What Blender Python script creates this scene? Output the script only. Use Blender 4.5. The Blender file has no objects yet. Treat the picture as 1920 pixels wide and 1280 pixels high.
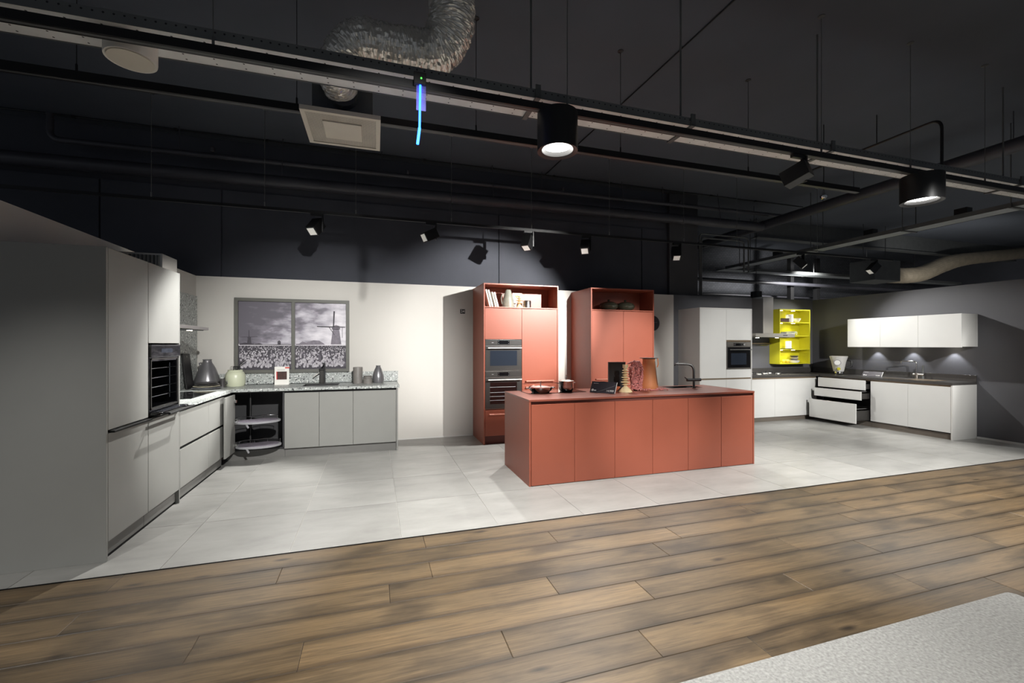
import bpy, bmesh, math, random
from mathutils import Vector, Matrix
random.seed(11)
sc = bpy.context.scene
C = sc.collection
PI = math.pi

# ------------------------------------------------------------------ camera
cam = bpy.data.cameras.new('camera')
cam.sensor_width = 36.0
cam.lens = 821.108 / 1920 * 36.0
cam.shift_y = (646.233 - 640) / 1920
cam.clip_start = 0.05
cam.clip_end = 100
camo = bpy.data.objects.new('camera', cam)
C.objects.link(camo)
camo.location = (0, 0, 1.50379)
camo.rotation_euler = (PI / 2, 0, -0.30302385)
sc.camera = camo

# ------------------------------------------------------------------ world, exposure, lights
w = bpy.data.worlds.new('world')
sc.world = w
w.use_nodes = True
w.node_tree.nodes['Background'].inputs[0].default_value = (0.80, 0.88, 1.0, 1)
w.node_tree.nodes['Background'].inputs[1].default_value = 0.10
sc.view_settings.view_transform = 'Standard'
sc.view_settings.look = 'None'
sc.view_settings.gamma = 1.0
sc.view_settings.exposure = 0.78
sc.view_settings.use_curve_mapping = False


def spot(loc, target, power, angle, blend=0.5, radius=0.05, color=(1, 0.985, 0.955)):
    d = bpy.data.lights.new('spot_light', 'SPOT')
    d.energy = power
    d.spot_size = math.radians(angle)
    d.spot_blend = blend
    d.shadow_soft_size = radius
    d.color = color
    o = bpy.data.objects.new('spot_light', d)
    C.objects.link(o)
    o.location = loc
    o.rotation_euler = (Vector(target) - Vector(loc)).to_track_quat('-Z', 'Y').to_euler()
    return o


# lamps hanging on the near track (y = 3.02)
spot((1.30, 3.02, 2.93), (1.30, 3.10, 0), 420, 92, 0.7, 0.08)
spot((5.33, 3.02, 2.93), (5.33, 3.10, 0), 480, 95, 0.7, 0.08)
spot((3.72, 3.10, 3.06), (2.25, 6.45, 2.05), 1250, 43, 0.6, 0.03)
# unseen spots standing for track lamps out of frame; fill added beyond the partition
spot((-3.1, 0.3, 3.3), (-1.6, 3.9, 0), 190, 38, 0.9, 0.04)
spot((9.4, 3.02, 2.93), (9.2, 3.3, 0), 240, 95, 0.7, 0.05)
spot((4.4, 0.0, 3.3), (4.1, 6.4, 1.28), 1900, 19, 0.9, 0.05, (1, 0.97, 0.92))
spot((2.6, 0.0, 3.3), (3.1, 4.4, 0.62), 700, 20, 1.0, 0.05)
spot((0.6, 0.0, 3.3), (-0.6, 7.0, 1.0), 1250, 38, 1.0, 0.05)
spot((6.0, 0.0, 3.3), (8.4, 5.9, 0.75), 950, 34, 0.9, 0.05)
spot((4.6, 0.0, 3.3), (6.6, 6.6, 1.15), 850, 28, 0.9, 0.05)
spot((1.2, -0.3, 3.2), (1.2, 0.6, 0), 300, 95, 0.8, 0.08, (1, 0.97, 0.92))
spot((5.0, -0.3, 3.2), (5.0, 0.9, 0), 230, 95, 0.8, 0.08, (1, 0.97, 0.92))
spot((-2.4, -0.3, 3.2), (-2.0, 0.6, 0), 150, 95, 0.8, 0.08, (1, 0.97, 0.92))
spot((11.0, 8.4, 3.3), (11.5, 10.9, 2.0), 260, 130, 0.8, 0.08)  # unseen lamp added to brighten the far brick wall
spot((13.5, 5.5, 3.3), (13.5, 6.5, 0), 260, 120, 0.8, 0.08)
spot((12.6, 6.0, 2.9), (14.6, 7.9, 3.65), 90, 90, 0.8, 0.08)  # unseen lamp added to lighten the beige foil duct
# spotlights on the far track (y = 6.35), aimed back into the kitchens
FT = 3.05
spot((-0.748, 6.24, FT - 0.12), (-1.75, 5.0, 0.7), 260, 70, 0.6, 0.03)
spot((0.758, 6.24, FT - 0.12), (-1.9, 5.3, 1.35), 420, 40, 0.45, 0.03)
spot((2.243, 6.24, FT - 0.12), (1.2, 5.6, 0), 150, 75, 0.7, 0.03)
spot((3.222, 6.24, FT - 0.12), (2.4, 5.2, 0.9), 120, 75, 0.7, 0.03)
spot((4.947, 6.24, FT - 0.12), (4.3, 5.1, 0.9), 100, 70, 0.7, 0.03)
spot((7.756, 6.24, FT - 0.12), (8.9, 4.9, 1.1), 130, 80, 0.7, 0.03)
spot((9.5, 6.35, FT - 0.12), (7.8, 6.9, 0.9), 120, 75, 0.7, 0.03)

# ------------------------------------------------------------------ materials
M = {}


def s2l(c):
    return tuple(((v / 255) / 12.92 if v / 255 <= 0.04045 else ((v / 255 + 0.055) / 1.055) ** 2.4) for v in c) + (1,)


def mat(name, rgb, rough=0.5, metal=0.0, coat=0.0, var=0.06, scale=6.0, bump=0.0, bscale=40.0, emit=0.0, ecol=None, spec=0.5, trans=0.0, alpha=1.0):
    m = bpy.data.materials.new(name)
    m.use_nodes = True
    nt = m.node_tree
    b = nt.nodes['Principled BSDF']
    col = s2l(rgb)
    b.inputs['Roughness'].default_value = rough
    b.inputs['Metallic'].default_value = metal
    b.inputs['Coat Weight'].default_value = coat
    b.inputs['Coat Roughness'].default_value = 0.05
    b.inputs['Specular IOR Level'].default_value = spec
    b.inputs['Transmission Weight'].default_value = trans
    b.inputs['Alpha'].default_value = alpha
    tc = nt.nodes.new('ShaderNodeTexCoord')
    if var > 0:
        n = nt.nodes.new('ShaderNodeTexNoise')
        n.inputs['Scale'].default_value = scale
        n.inputs['Detail'].default_value = 4
        nt.links.new(tc.outputs['Object'], n.inputs['Vector'])
        r = nt.nodes.new('ShaderNodeValToRGB')
        r.color_ramp.elements[0].position = 0.3
        r.color_ramp.elements[1].position = 0.7
        r.color_ramp.elements[0].color = tuple(v * (1 - var) for v in col[:3]) + (1,)
        r.color_ramp.elements[1].color = tuple(min(1, v * (1 + var)) for v in col[:3]) + (1,)
        nt.links.new(n.outputs['Fac'], r.inputs['Fac'])
        nt.links.new(r.outputs['Color'], b.inputs['Base Color'])
    else:
        b.inputs['Base Color'].default_value = col
    if bump > 0:
        n2 = nt.nodes.new('ShaderNodeTexNoise')
        n2.inputs['Scale'].default_value = bscale
        n2.inputs['Detail'].default_value = 3
        nt.links.new(tc.outputs['Object'], n2.inputs['Vector'])
        bp = nt.nodes.new('ShaderNodeBump')
        bp.inputs['Strength'].default_value = bump
        bp.inputs['Distance'].default_value = 0.01
        nt.links.new(n2.outputs['Fac'], bp.inputs['Height'])
        nt.links.new(bp.outputs['Normal'], b.inputs['Normal'])
    if emit > 0:
        b.inputs['Emission Color'].default_value = s2l(ecol or rgb)
        b.inputs['Emission Strength'].default_value = emit
    M[name] = m
    return m


mat('wall_white', (200, 197, 191), 0.7, var=0.015, scale=2)
mat('wall_dark', (86, 86, 90), 0.6, var=0.03, scale=2)
mat('black_wall', (62, 64, 72), 0.75, var=0.22, scale=0.9, bump=0.15, bscale=9)
mat('column_grey', (66, 66, 69), 0.7, var=0.12, scale=1.5)
mat('ceiling_black', (77, 82, 91), 0.85, var=0.12, scale=0.6, bump=0.1, bscale=7)
mat('grout', (206, 204, 198), 0.8)
mat('grout_dark', (52, 44, 36), 0.9)
mat('grey_front', (140, 140, 136), 0.42, var=0.015)
mat('grey_plinth', (112, 111, 108), 0.5, var=0.02)
mat('black_profile', (13, 13, 14), 0.6, spec=0.15)
mat('dark_inside', (46, 46, 48), 0.6)
mat('tray_grey', (150, 150, 154), 0.35, var=0.03)
mat('chrome', (205, 205, 205), 0.12, 1.0, var=0.0)
mat('steel', (178, 174, 168), 0.3, 1.0, var=0.05, scale=3)
mat('red_front', (151, 81, 61), 0.42, var=0.02)
mat('red_dark', (96, 50, 42), 0.55, var=0.02)
mat('white_gloss', (212, 212, 209), 0.12, coat=0.6, var=0.008)
mat('white_matt', (206, 205, 201), 0.5, var=0.01)
mat('bronze', (148, 132, 112), 0.35, 0.6, var=0.03)
mat('plinth_beige', (120, 112, 103), 0.45, 0.3, var=0.03)
mat('dark_top', (66, 64, 62), 0.3, var=0.1, scale=30)
mat('black_glass', (14, 14, 16), 0.06, coat=0.5, var=0.0)
mat('blue_glass', (38, 44, 54), 0.08, coat=0.5, var=0.0)
mat('oven_grey', (62, 60, 58), 0.35, 0.4, var=0.03)
mat('black_matt', (24, 23, 24), 0.5, var=0.05)
mat('black_metal', (20, 20, 21), 0.42, var=0.05)
mat('green', (198, 192, 40), 0.4, var=0.02)
mat('galv', (150, 155, 157), 0.42, 0.35, var=0.10, scale=5)
mat('galv_dark', (88, 90, 90), 0.55, 0.2, var=0.10, scale=8)
mat('pipe_dark', (60, 60, 66), 0.45, var=0.15, scale=3)
mat('silver_foil', (228, 224, 216), 0.22, 0.6, var=0.12, scale=6, bump=0.8, bscale=28)
mat('tan_foil', (176, 164, 144), 0.4, 0.6, var=0.12, scale=6, bump=0.6, bscale=28)
mat('cream_metal', (206, 200, 186), 0.5, var=0.02)
mat('lamp_white', (225, 222, 214), 0.5)
mat('led_disc', (255, 255, 255), 0.4, emit=9.0, ecol=(255, 252, 246), var=0)
mat('led_soft', (255, 250, 235), 0.4, emit=14.0, ecol=(255, 246, 226), var=0)
mat('spot_lens', (240, 238, 232), 0.3, emit=0.1, ecol=(255, 250, 240), var=0)
mat('led_blue', (60, 130, 255), 0.3, emit=7.0, ecol=(24, 84, 255), var=0)
mat('led_green', (60, 255, 60), 0.3, emit=4.0, ecol=(60, 255, 60), var=0)
mat('acrylic', (120, 118, 190), 0.2, alpha=0.45, var=0)
mat('ceramic_dark', (128, 127, 130), 0.3, 0.5, var=0.08)
mat('ceramic_grey', (122, 118, 114), 0.5, var=0.12, scale=14)
mat('ceramic_green', (58, 60, 50), 0.18, coat=0.4, var=0.15)
mat('tulip_grey', (176, 172, 178), 0.6, var=0.3, scale=40)
mat('ceramic_sage', (140, 142, 130), 0.4, var=0.14, scale=14)
mat('cream', (206, 210, 184), 0.35, var=0.03)
mat('plate_cream', (206, 200, 176), 0.4)
mat('plate_grey', (138, 140, 146), 0.35)
mat('plate_dark', (72, 70, 70), 0.35)
mat('orange_clay', (222, 146, 96), 0.55, var=0.03)
mat('terracotta', (196, 106, 66), 0.55, var=0.04)
mat('pale_wood', (226, 204, 160), 0.5, var=0.06, scale=20)
mat('pink_bead', (206, 128, 122), 0.5, var=0.2, scale=30)
mat('paper', (232, 230, 224), 0.6, var=0.01)
mat('paper_red', (200, 40, 34), 0.5)
mat('photo_dark', (64, 34, 28), 0.5, var=0.5, scale=40)
mat('sign_dark', (58, 54, 60), 0.5, var=0.02)
mat('sign_white', (232, 232, 228), 0.5)
mat('sign_grey', (150, 148, 150), 0.5)
mat('frame_grey', (92, 92, 86), 0.5)
mat('print_dark', (62, 58, 66), 0.6, var=0.15, scale=20)
mat('print_mid', (118, 112, 122), 0.6, var=0.2, scale=30)
mat('print_light', (206, 202, 208), 0.6, var=0.1, scale=30)
mat('candle', (238, 234, 226), 0.5)
mat('lemon', (226, 196, 70), 0.5)
mat('rug', (146, 146, 143), 0.95, var=0.26, scale=70, bump=0.5, bscale=420)
mat('yellow_wire', (176, 152, 60), 0.5)


def nodemat(name):
    m = bpy.data.materials.new(name)
    m.use_nodes = True
    M[name] = m
    nt = m.node_tree
    return m, nt, nt.nodes['Principled BSDF']


def ramp(nt, stops):
    r = nt.nodes.new('ShaderNodeValToRGB')
    e = r.color_ramp.elements
    while len(e) < len(stops):
        e.new(0.5)
    for k, (p, c) in enumerate(stops):
        e[k].position = p
        e[k].color = s2l(c)
    return r


def mathn(nt, op, a, b=None):
    n = nt.nodes.new('ShaderNodeMath')
    n.operation = op
    for k, v in enumerate((a, b)):
        if v is None:
            continue
        if isinstance(v, (int, float)):
            n.inputs[k].default_value = v
        else:
            nt.links.new(v, n.inputs[k])
    return n.outputs[0]


def mix(nt, fac, a, b, mode='MIX'):
    n = nt.nodes.new('ShaderNodeMix')
    n.data_type = 'RGBA'
    n.blend_type = mode
    for i, v in ((0, fac), (6, a), (7, b)):
        if isinstance(v, (int, float)):
            n.inputs[i].default_value = v
        elif isinstance(v, tuple):
            n.inputs[i].default_value = v
        else:
            nt.links.new(v, n.inputs[i])
    return n.outputs[2]


def objrand_coords(nt, scale):
    """object coordinates shifted by the object's random number, so that every piece has its own figure"""
    tc = nt.nodes.new('ShaderNodeTexCoord')
    oi = nt.nodes.new('ShaderNodeObjectInfo')
    add = nt.nodes.new('ShaderNodeVectorMath')
    add.operation = 'ADD'
    cx = nt.nodes.new('ShaderNodeCombineXYZ')
    for k in range(3):
        nt.links.new(mathn(nt, 'MULTIPLY', oi.outputs['Random'], 37.0 + 19 * k), cx.inputs[k])
    nt.links.new(tc.outputs['Object'], add.inputs[0])
    nt.links.new(cx.outputs[0], add.inputs[1])
    mp = nt.nodes.new('ShaderNodeMapping')
    mp.inputs['Scale'].default_value = scale
    nt.links.new(add.outputs[0], mp.inputs[0])
    return mp.outputs[0], oi.outputs['Random'], tc


def tile_material():
    m, nt, b = nodemat('tile')
    v, rnd, tc = objrand_coords(nt, (1.2, 3.0, 1))
    n = nt.nodes.new('ShaderNodeTexNoise')
    n.inputs['Scale'].default_value = 1.6
    n.inputs['Detail'].default_value = 7
    n.inputs['Roughness'].default_value = 0.65
    nt.links.new(v, n.inputs['Vector'])
    r = ramp(nt, [(0.25, (138, 137, 134)), (0.45, (153, 152, 148)), (0.6, (160, 159, 155)), (0.8, (170, 169, 165))])
    nt.links.new(n.outputs['Fac'], r.inputs['Fac'])
    val = mathn(nt, 'ADD', mathn(nt, 'MULTIPLY', rnd, 0.12), 0.92)
    cc = nt.nodes.new('ShaderNodeCombineColor')
    for k in range(3):
        nt.links.new(val, cc.inputs[k])
    nt.links.new(mix(nt, 1.0, r.outputs[0], cc.outputs[0], 'MULTIPLY'), b.inputs['Base Color'])
    b.inputs['Roughness'].default_value = 0.38
    bp = nt.nodes.new('ShaderNodeBump')
    bp.inputs['Strength'].default_value = 0.05
    nt.links.new(n.outputs['Fac'], bp.inputs['Height'])
    nt.links.new(bp.outputs[0], b.inputs['Normal'])


tile_material()


def wood_material():
    m, nt, b = nodemat('plank')
    v, rnd, tc = objrand_coords(nt, (1.2, 26.0, 20.0))
    n = nt.nodes.new('ShaderNodeTexNoise')
    n.inputs['Scale'].default_value = 2.6
    n.inputs['Detail'].default_value = 9
    n.inputs['Roughness'].default_value = 0.7
    n.inputs['Distortion'].default_value = 0.7
    nt.links.new(v, n.inputs['Vector'])
    r = ramp(nt, [(0.28, (78, 65, 48)), (0.44, (104, 87, 64)), (0.58, (119, 100, 74)), (0.8, (136, 115, 88))])
    nt.links.new(n.outputs['Fac'], r.inputs['Fac'])
    # broad smoky patches
    v2, _, _ = objrand_coords(nt, (1.4, 3.2, 3.0))
    n2 = nt.nodes.new('ShaderNodeTexNoise')
    n2.inputs['Scale'].default_value = 1.5
    n2.inputs['Detail'].default_value = 4
    nt.links.new(v2, n2.inputs['Vector'])
    r2 = ramp(nt, [(0.32, (150, 148, 146)), (0.5, (236, 234, 230)), (0.7, (255, 248, 236))])
    nt.links.new(n2.outputs['Fac'], r2.inputs['Fac'])
    c = mix(nt, 0.9, r.outputs[0], r2.outputs[0], 'MULTIPLY')
    # knots
    v3, _, _ = objrand_coords(nt, (1.1, 3.4, 1.0))
    vo = nt.nodes.new('ShaderNodeTexVoronoi')
    vo.inputs['Scale'].default_value = 1.3
    nt.links.new(v3, vo.inputs['Vector'])
    rk = ramp(nt, [(0.03, (70, 62, 58)), (0.11, (255, 255, 255))])
    nt.links.new(vo.outputs['Distance'], rk.inputs['Fac'])
    c = mix(nt, 0.8, c, rk.outputs[0], 'MULTIPLY')
    # stained long edges of every board
    sx = nt.nodes.new('ShaderNodeSeparateXYZ')
    nt.links.new(tc.outputs['Object'], sx.inputs[0])
    ny = nt.nodes.new('ShaderNodeTexNoise')
    ny.inputs['Scale'].default_value = 3
    nt.links.new(v2, ny.inputs['Vector'])
    e = mathn(nt, 'ADD', mathn(nt, 'ABSOLUTE', sx.outputs[1]), mathn(nt, 'MULTIPLY', mathn(nt, 'SUBTRACT', ny.outputs['Fac'], 0.5), 0.05))
    re = ramp(nt, [(0.0, (255, 255, 255)), (0.066, (255, 255, 255)), (0.104, (150, 146, 144))])
    nt.links.new(e, re.inputs['Fac'])
    c = mix(nt, 0.75, c, re.outputs[0], 'MULTIPLY')
    val = mathn(nt, 'ADD', mathn(nt, 'MULTIPLY', rnd, 0.30), 0.66)
    cc = nt.nodes.new('ShaderNodeCombineColor')
    for k in range(3):
        nt.links.new(val, cc.inputs[k])
    c = mix(nt, 1.0, c, cc.outputs[0], 'MULTIPLY')
    nt.links.new(c, b.inputs['Base Color'])
    b.inputs['Roughness'].default_value = 0.48
    bp = nt.nodes.new('ShaderNodeBump')
    bp.inputs['Strength'].default_value = 0.12
    bp.inputs['Distance'].default_value = 0.004
    nt.links.new(n.outputs['Fac'], bp.inputs['Height'])
    nt.links.new(bp.outputs[0], b.inputs['Normal'])


wood_material()


def terrazzo_material():
    m, nt, b = nodemat('terrazzo')
    tc = nt.nodes.new('ShaderNodeTexCoord')
    n = nt.nodes.new('ShaderNodeTexNoise')
    n.inputs['Scale'].default_value = 60
    nt.links.new(tc.outputs['Object'], n.inputs['Vector'])
    base = ramp(nt, [(0.3, (140, 144, 142)), (0.7, (192, 196, 193))])
    nt.links.new(n.outputs['Fac'], base.inputs['Fac'])
    c = base.outputs[0]
    for sc_, lo, hi, colr in ((36, 0.24, 0.30, (88, 90, 90)), (14, 0.16, 0.20, (70, 72, 72)), (24, 0.2, 0.26, (226, 228, 224))):
        vo = nt.nodes.new('ShaderNodeTexVoronoi')
        vo.inputs['Scale'].default_value = sc_
        nt.links.new(tc.outputs['Object'], vo.inputs['Vector'])
        rr = ramp(nt, [(lo, (255, 255, 255)), (hi, (0, 0, 0))])
        nt.links.new(vo.outputs['Distance'], rr.inputs['Fac'])
        c = mix(nt, rr.outputs[0], c, s2l(colr))
    nt.links.new(c, b.inputs['Base Color'])
    b.inputs['Roughness'].default_value = 0.35


terrazzo_material()


def brick_material():
    m, nt, b = nodemat('brick_grey')
    tc = nt.nodes.new('ShaderNodeTexCoord')
    mp = nt.nodes.new('ShaderNodeMapping')
    mp.inputs['Rotation'].default_value = (PI / 2, 0, 0)
    nt.links.new(tc.outputs['Object'], mp.inputs[0])
    br = nt.nodes.new('ShaderNodeTexBrick')
    br.inputs['Scale'].default_value = 4.5
    br.inputs['Color1'].default_value = s2l((70, 72, 78))
    br.inputs['Color2'].default_value = s2l((80, 82, 88))
    br.inputs['Mortar'].default_value = s2l((46, 47, 50))
    nt.links.new(mp.outputs[0], br.inputs['Vector'])
    nt.links.new(br.outputs['Color'], b.inputs['Base Color'])
    b.inputs['Roughness'].default_value = 0.8


brick_material()


def perforated_material(name, base, hole, sx, sy, rad):
    """galvanised sheet with punched holes (holes in object x and y)"""
    m, nt, b = nodemat(name)
    tc = nt.nodes.new('ShaderNodeTexCoord')
    s = nt.nodes.new('ShaderNodeSeparateXYZ')
    nt.links.new(tc.outputs['Object'], s.inputs[0])
    fx = mathn(nt, 'MULTIPLY', mathn(nt, 'SUBTRACT', mathn(nt, 'FRACT', mathn(nt, 'DIVIDE', s.outputs[0], sx)), 0.5), sx)
    fy = mathn(nt, 'MULTIPLY', mathn(nt, 'SUBTRACT', mathn(nt, 'FRACT', mathn(nt, 'DIVIDE', mathn(nt, 'ADD', s.outputs[1], s.outputs[2]), sy)), 0.5), sy)
    d = mathn(nt, 'SQRT', mathn(nt, 'ADD', mathn(nt, 'MULTIPLY', fx, fx), mathn(nt, 'MULTIPLY', fy, fy)))
    h = mathn(nt, 'LESS_THAN', d, rad)
    n = nt.nodes.new('ShaderNodeTexNoise')
    n.inputs['Scale'].default_value = 5
    nt.links.new(tc.outputs['Object'], n.inputs['Vector'])
    r = ramp(nt, [(0.3, tuple(int(v * 0.92) for v in base)), (0.7, base)])
    nt.links.new(n.outputs['Fac'], r.inputs['Fac'])
    nt.links.new(mix(nt, h, r.outputs[0], s2l(hole)), b.inputs['Base Color'])
    b.inputs['Roughness'].default_value = 0.5
    b.inputs['Metallic'].default_value = 0.0


perforated_material('perf_bottom_lit', (226, 228, 227), (40, 40, 42), 0.17, 0.055, 0.006)  # underside paler than the sides; light from below put into its colour
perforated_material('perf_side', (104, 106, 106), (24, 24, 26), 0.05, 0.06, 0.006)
perforated_material('grille', (196, 190, 176), (110, 104, 96), 0.012, 0.012, 0.0035)


def sky_print_material():
    m, nt, b = nodemat('print_sky')
    tc = nt.nodes.new('ShaderNodeTexCoord')
    mp = nt.nodes.new('ShaderNodeMapping')
    mp.inputs['Scale'].default_value = (2.0, 1, 4.6)
    nt.links.new(tc.outputs['Object'], mp.inputs[0])
    n = nt.nodes.new('ShaderNodeTexNoise')
    n.inputs['Scale'].default_value = 2.2
    n.inputs['Detail'].default_value = 6
    nt.links.new(mp.outputs[0], n.inputs['Vector'])
    s = nt.nodes.new('ShaderNodeSeparateXYZ')
    nt.links.new(tc.outputs['Object'], s.inputs[0])
    # clouds gather to the upper left of the printed sky
    k = mathn(nt, 'ADD', mathn(nt, 'MULTIPLY', s.outputs[0], -0.55), mathn(nt, 'MULTIPLY', s.outputs[2], 0.55))
    f = mathn(nt, 'SUBTRACT', mathn(nt, 'MULTIPLY', mathn(nt, 'SUBTRACT', n.outputs['Fac'], 0.14), 1.35), mathn(nt, 'SUBTRACT', k, 0.22))
    r = ramp(nt, [(0.05, (96, 92, 102)), (0.25, (124, 119, 130)), (0.40, (168, 164, 174)), (0.58, (196, 192, 200)), (0.8, (222, 218, 224))])
    nt.links.new(f, r.inputs['Fac'])
    nt.links.new(r.outputs[0], b.inputs['Base Color'])
    b.inputs['Roughness'].default_value = 0.5


sky_print_material()

# ------------------------------------------------------------------ geometry helpers
ORG = {}


def nb():
    return bmesh.new()


def box(bm, x0, x1, y0, y1, z0, z1):
    vs = [bm.verts.new(p) for p in ((x0, y0, z0), (x1, y0, z0), (x1, y1, z0), (x0, y1, z0), (x0, y0, z1), (x1, y0, z1), (x1, y1, z1), (x0, y1, z1))]
    for f in ((3, 2, 1, 0), (4, 5, 6, 7), (0, 1, 5, 4), (1, 2, 6, 5), (2, 3, 7, 6), (3, 0, 4, 7)):
        bm.faces.new([vs[i] for i in f])
    return bm


def bx(*a):
    return box(nb(), *a)


def ring(bm, c, u, v, r, seg):
    return [bm.verts.new(c + u * (math.cos(2 * PI * k / seg) * r) + v * (math.sin(2 * PI * k / seg) * r)) for k in range(seg)]


def tube(bm, pts, r, seg=10, caps=True):
    pts = [Vector(p) for p in pts]
    rs = r if isinstance(r, (list, tuple)) else [r] * len(pts)
    prev = None
    u = None
    rings = []
    for i, p in enumerate(pts):
        t = (pts[min(i + 1, len(pts) - 1)] - pts[max(i - 1, 0)]).normalized()
        if u is None:
            a = Vector((0, 0, 1)) if abs(t.z) < 0.9 else Vector((1, 0, 0))
            u = t.cross(a).normalized()
        else:
            u = (u - t * u.dot(t)).normalized()
        v = t.cross(u)
        rings.append(ring(bm, p, u, v, rs[i], seg))
    for a, b in zip(rings, rings[1:]):
        for k in range(seg):
            bm.faces.new((a[k], a[(k + 1) % seg], b[(k + 1) % seg], b[k]))
    if caps:
        bm.faces.new(rings[0][::-1])
        bm.faces.new(rings[-1])
    return bm


def cyl(bm, p0, p1, r0, r1=None, seg=16):
    return tube(bm, [p0, p1], [r0, r0 if r1 is None else r1], seg)


def bend(p0, p1, p2, n=6, rad=0.08):
    """polyline p0-p1-p2 with a rounded corner"""
    p0, p1, p2 = map(Vector, (p0, p1, p2))
    a = p1 + (p0 - p1).normalized() * rad
    b = p1 + (p2 - p1).normalized() * rad
    out = [p0]
    for k in range(n + 1):
        t = k / n
        out.append(a * (1 - t) ** 2 + p1 * 2 * t * (1 - t) + b * t * t)
    return out + [p2]


def lathe(bm, prof, c, seg=24, sy=1.0):
    cx, cy, cz = c
    rings = []
    for r, z in prof:
        rings.append([bm.verts.new((cx + math.cos(2 * PI * k / seg) * max(r, 1e-4), cy + math.sin(2 * PI * k / seg) * max(r, 1e-4) * sy, cz + z)) for k in range(seg)])
    for a, b in zip(rings, rings[1:]):
        for k in range(seg):
            bm.faces.new((a[k], a[(k + 1) % seg], b[(k + 1) % seg], b[k]))
    bm.faces.new(rings[0][::-1])
    bm.faces.new(rings[-1])
    return bm


def prism(bm, poly, axis, a, b):
    """polygon (list of 2d points) extruded along axis from a to b; 'y': (x,z), 'z': (x,y), 'x': (y,z)"""
    def P(p, t):
        return {'y': (p[0], t, p[1]), 'z': (p[0], p[1], t), 'x': (t, p[0], p[1])}[axis]
    lo = [bm.verts.new(P(p, a)) for p in poly]
    hi = [bm.verts.new(P(p, b)) for p in poly]
    n = len(poly)
    bm.faces.new(lo)
    bm.faces.new(hi[::-1])
    for k in range(n):
        bm.faces.new((lo[k], hi[k], hi[(k + 1) % n], lo[(k + 1) % n]))
    return bm


def make(name, bm, m, parent=None, bevel=0.0, smooth=False):
    if bevel:
        bmesh.ops.bevel(bm, geom=list(bm.edges), offset=bevel, segments=1, affect='EDGES', profile=0.5)
    bmesh.ops.recalc_face_normals(bm, faces=list(bm.faces))
    me = bpy.data.meshes.new(name)
    if parent is not None:
        org = ORG[parent]
    else:
        xs = [v.co for v in bm.verts]
        lo = Vector([min(c[k] for c in xs) for k in range(3)])
        hi = Vector([max(c[k] for c in xs) for k in range(3)])
        org = Vector(((lo.x + hi.x) / 2, (lo.y + hi.y) / 2, lo.z))
    bmesh.ops.translate(bm, verts=list(bm.verts), vec=-org)
    bm.to_mesh(me)
    bm.free()
    me.materials.append(M[m])
    if smooth:
        me.polygons.foreach_set('use_smooth', [True] * len(me.polygons))
        try:
            me.set_sharp_from_angle(angle=math.radians(40))
        except Exception:
            pass
    o = bpy.data.objects.new(name, me)
    C.objects.link(o)
    if parent is not None:
        o.parent = parent
    else:
        o.location = org
    ORG[o] = org
    return o


def tag(o, label, cat, group=None):
    o['label'] = label
    o['category'] = cat
    if group:
        o['group'] = group
    return o


def thing(name, label, cat, loc, group=None):
    o = bpy.data.objects.new(name, None)
    C.objects.link(o)
    o.location = loc
    o.empty_display_size = 0.1
    ORG[o] = Vector(loc)
    return tag(o, label, cat, group)


def struct(name, bm, m, label=None):
    o = make(name, bm, m)
    o['kind'] = 'structure'
    if label:
        o['label'] = label
    return o


def copy_tree(o, loc, rz=None, label=None, parent=None):
    c = o.copy()
    C.objects.link(c)
    if parent is None:
        c.location = loc
        if rz is not None:
            c.rotation_euler = (0, 0, rz)
        if label:
            c['label'] = label
    else:
        c.parent = parent
    for ch in list(o.children):
        copy_tree(ch, None, None, None, c)
    return c


def text(name, body, size, mtx, m, parent, depth=0.0006):
    cu = bpy.data.curves.new('t', 'FONT')
    cu.body = body
    cu.size = size
    cu.extrude = depth
    cu.align_x = 'CENTER'
    cu.align_y = 'CENTER'
    t = bpy.data.objects.new('t', cu)
    C.objects.link(t)
    me = bpy.data.meshes.new_from_object(t.evaluated_get(bpy.context.evaluated_depsgraph_get()))
    bpy.data.objects.remove(t)
    me.transform(Matrix.Translation(-ORG[parent]) @ mtx)
    me.materials.clear()
    me.materials.append(M[m])
    o = bpy.data.objects.new(name, me)
    C.objects.link(o)
    o.parent = parent
    ORG[o] = ORG[parent]
    return o


FACE_CAM = Matrix.Rotation(PI / 2, 4, 'X')     # text standing upright, read from -y

# ------------------------------------------------------------------ the setting
LX, BY, WZ = -2.387, 7.156, 2.469
EDGE = 3.502
floor = struct('floor', bx(-8, 20, -5, 14, -0.2, -0.004), 'grout')
xs = [-1.38 + 0.787 * k for k in range(-6, 15)]
ys = [EDGE + 0.004, 4.32, 5.11, 5.90, 6.69, 7.48]
pieces = {}
for i in range(len(xs) - 1):
    for j in range(len(ys) - 1):
        wx, wy = xs[i + 1] - xs[i] - 0.004, ys[j + 1] - ys[j] - 0.004
        key = (round(wx, 3), round(wy, 3))
        cx, cy = (xs[i] + xs[i + 1]) / 2, (ys[j] + ys[j + 1]) / 2
        if key not in pieces:
            bm = bx(-wx / 2, wx / 2, -wy / 2, wy / 2, -0.004, 0)
            t = make('tile', bm, 'tile', floor)
            t.data.transform(Matrix.Translation(ORG[floor]))
            pieces[key] = t.data
        else:
            t = bpy.data.objects.new('tile', pieces[key])
            C.objects.link(t)
            t.parent = floor
        t.location = Vector((cx, cy, 0)) - ORG[floor]
PW, PL = 0.2125, 1.926
starts = [0.359, 1.329, 0.355, 0.083, 1.059, -0.345, 0.633, 1.324]
pm = None
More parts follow.
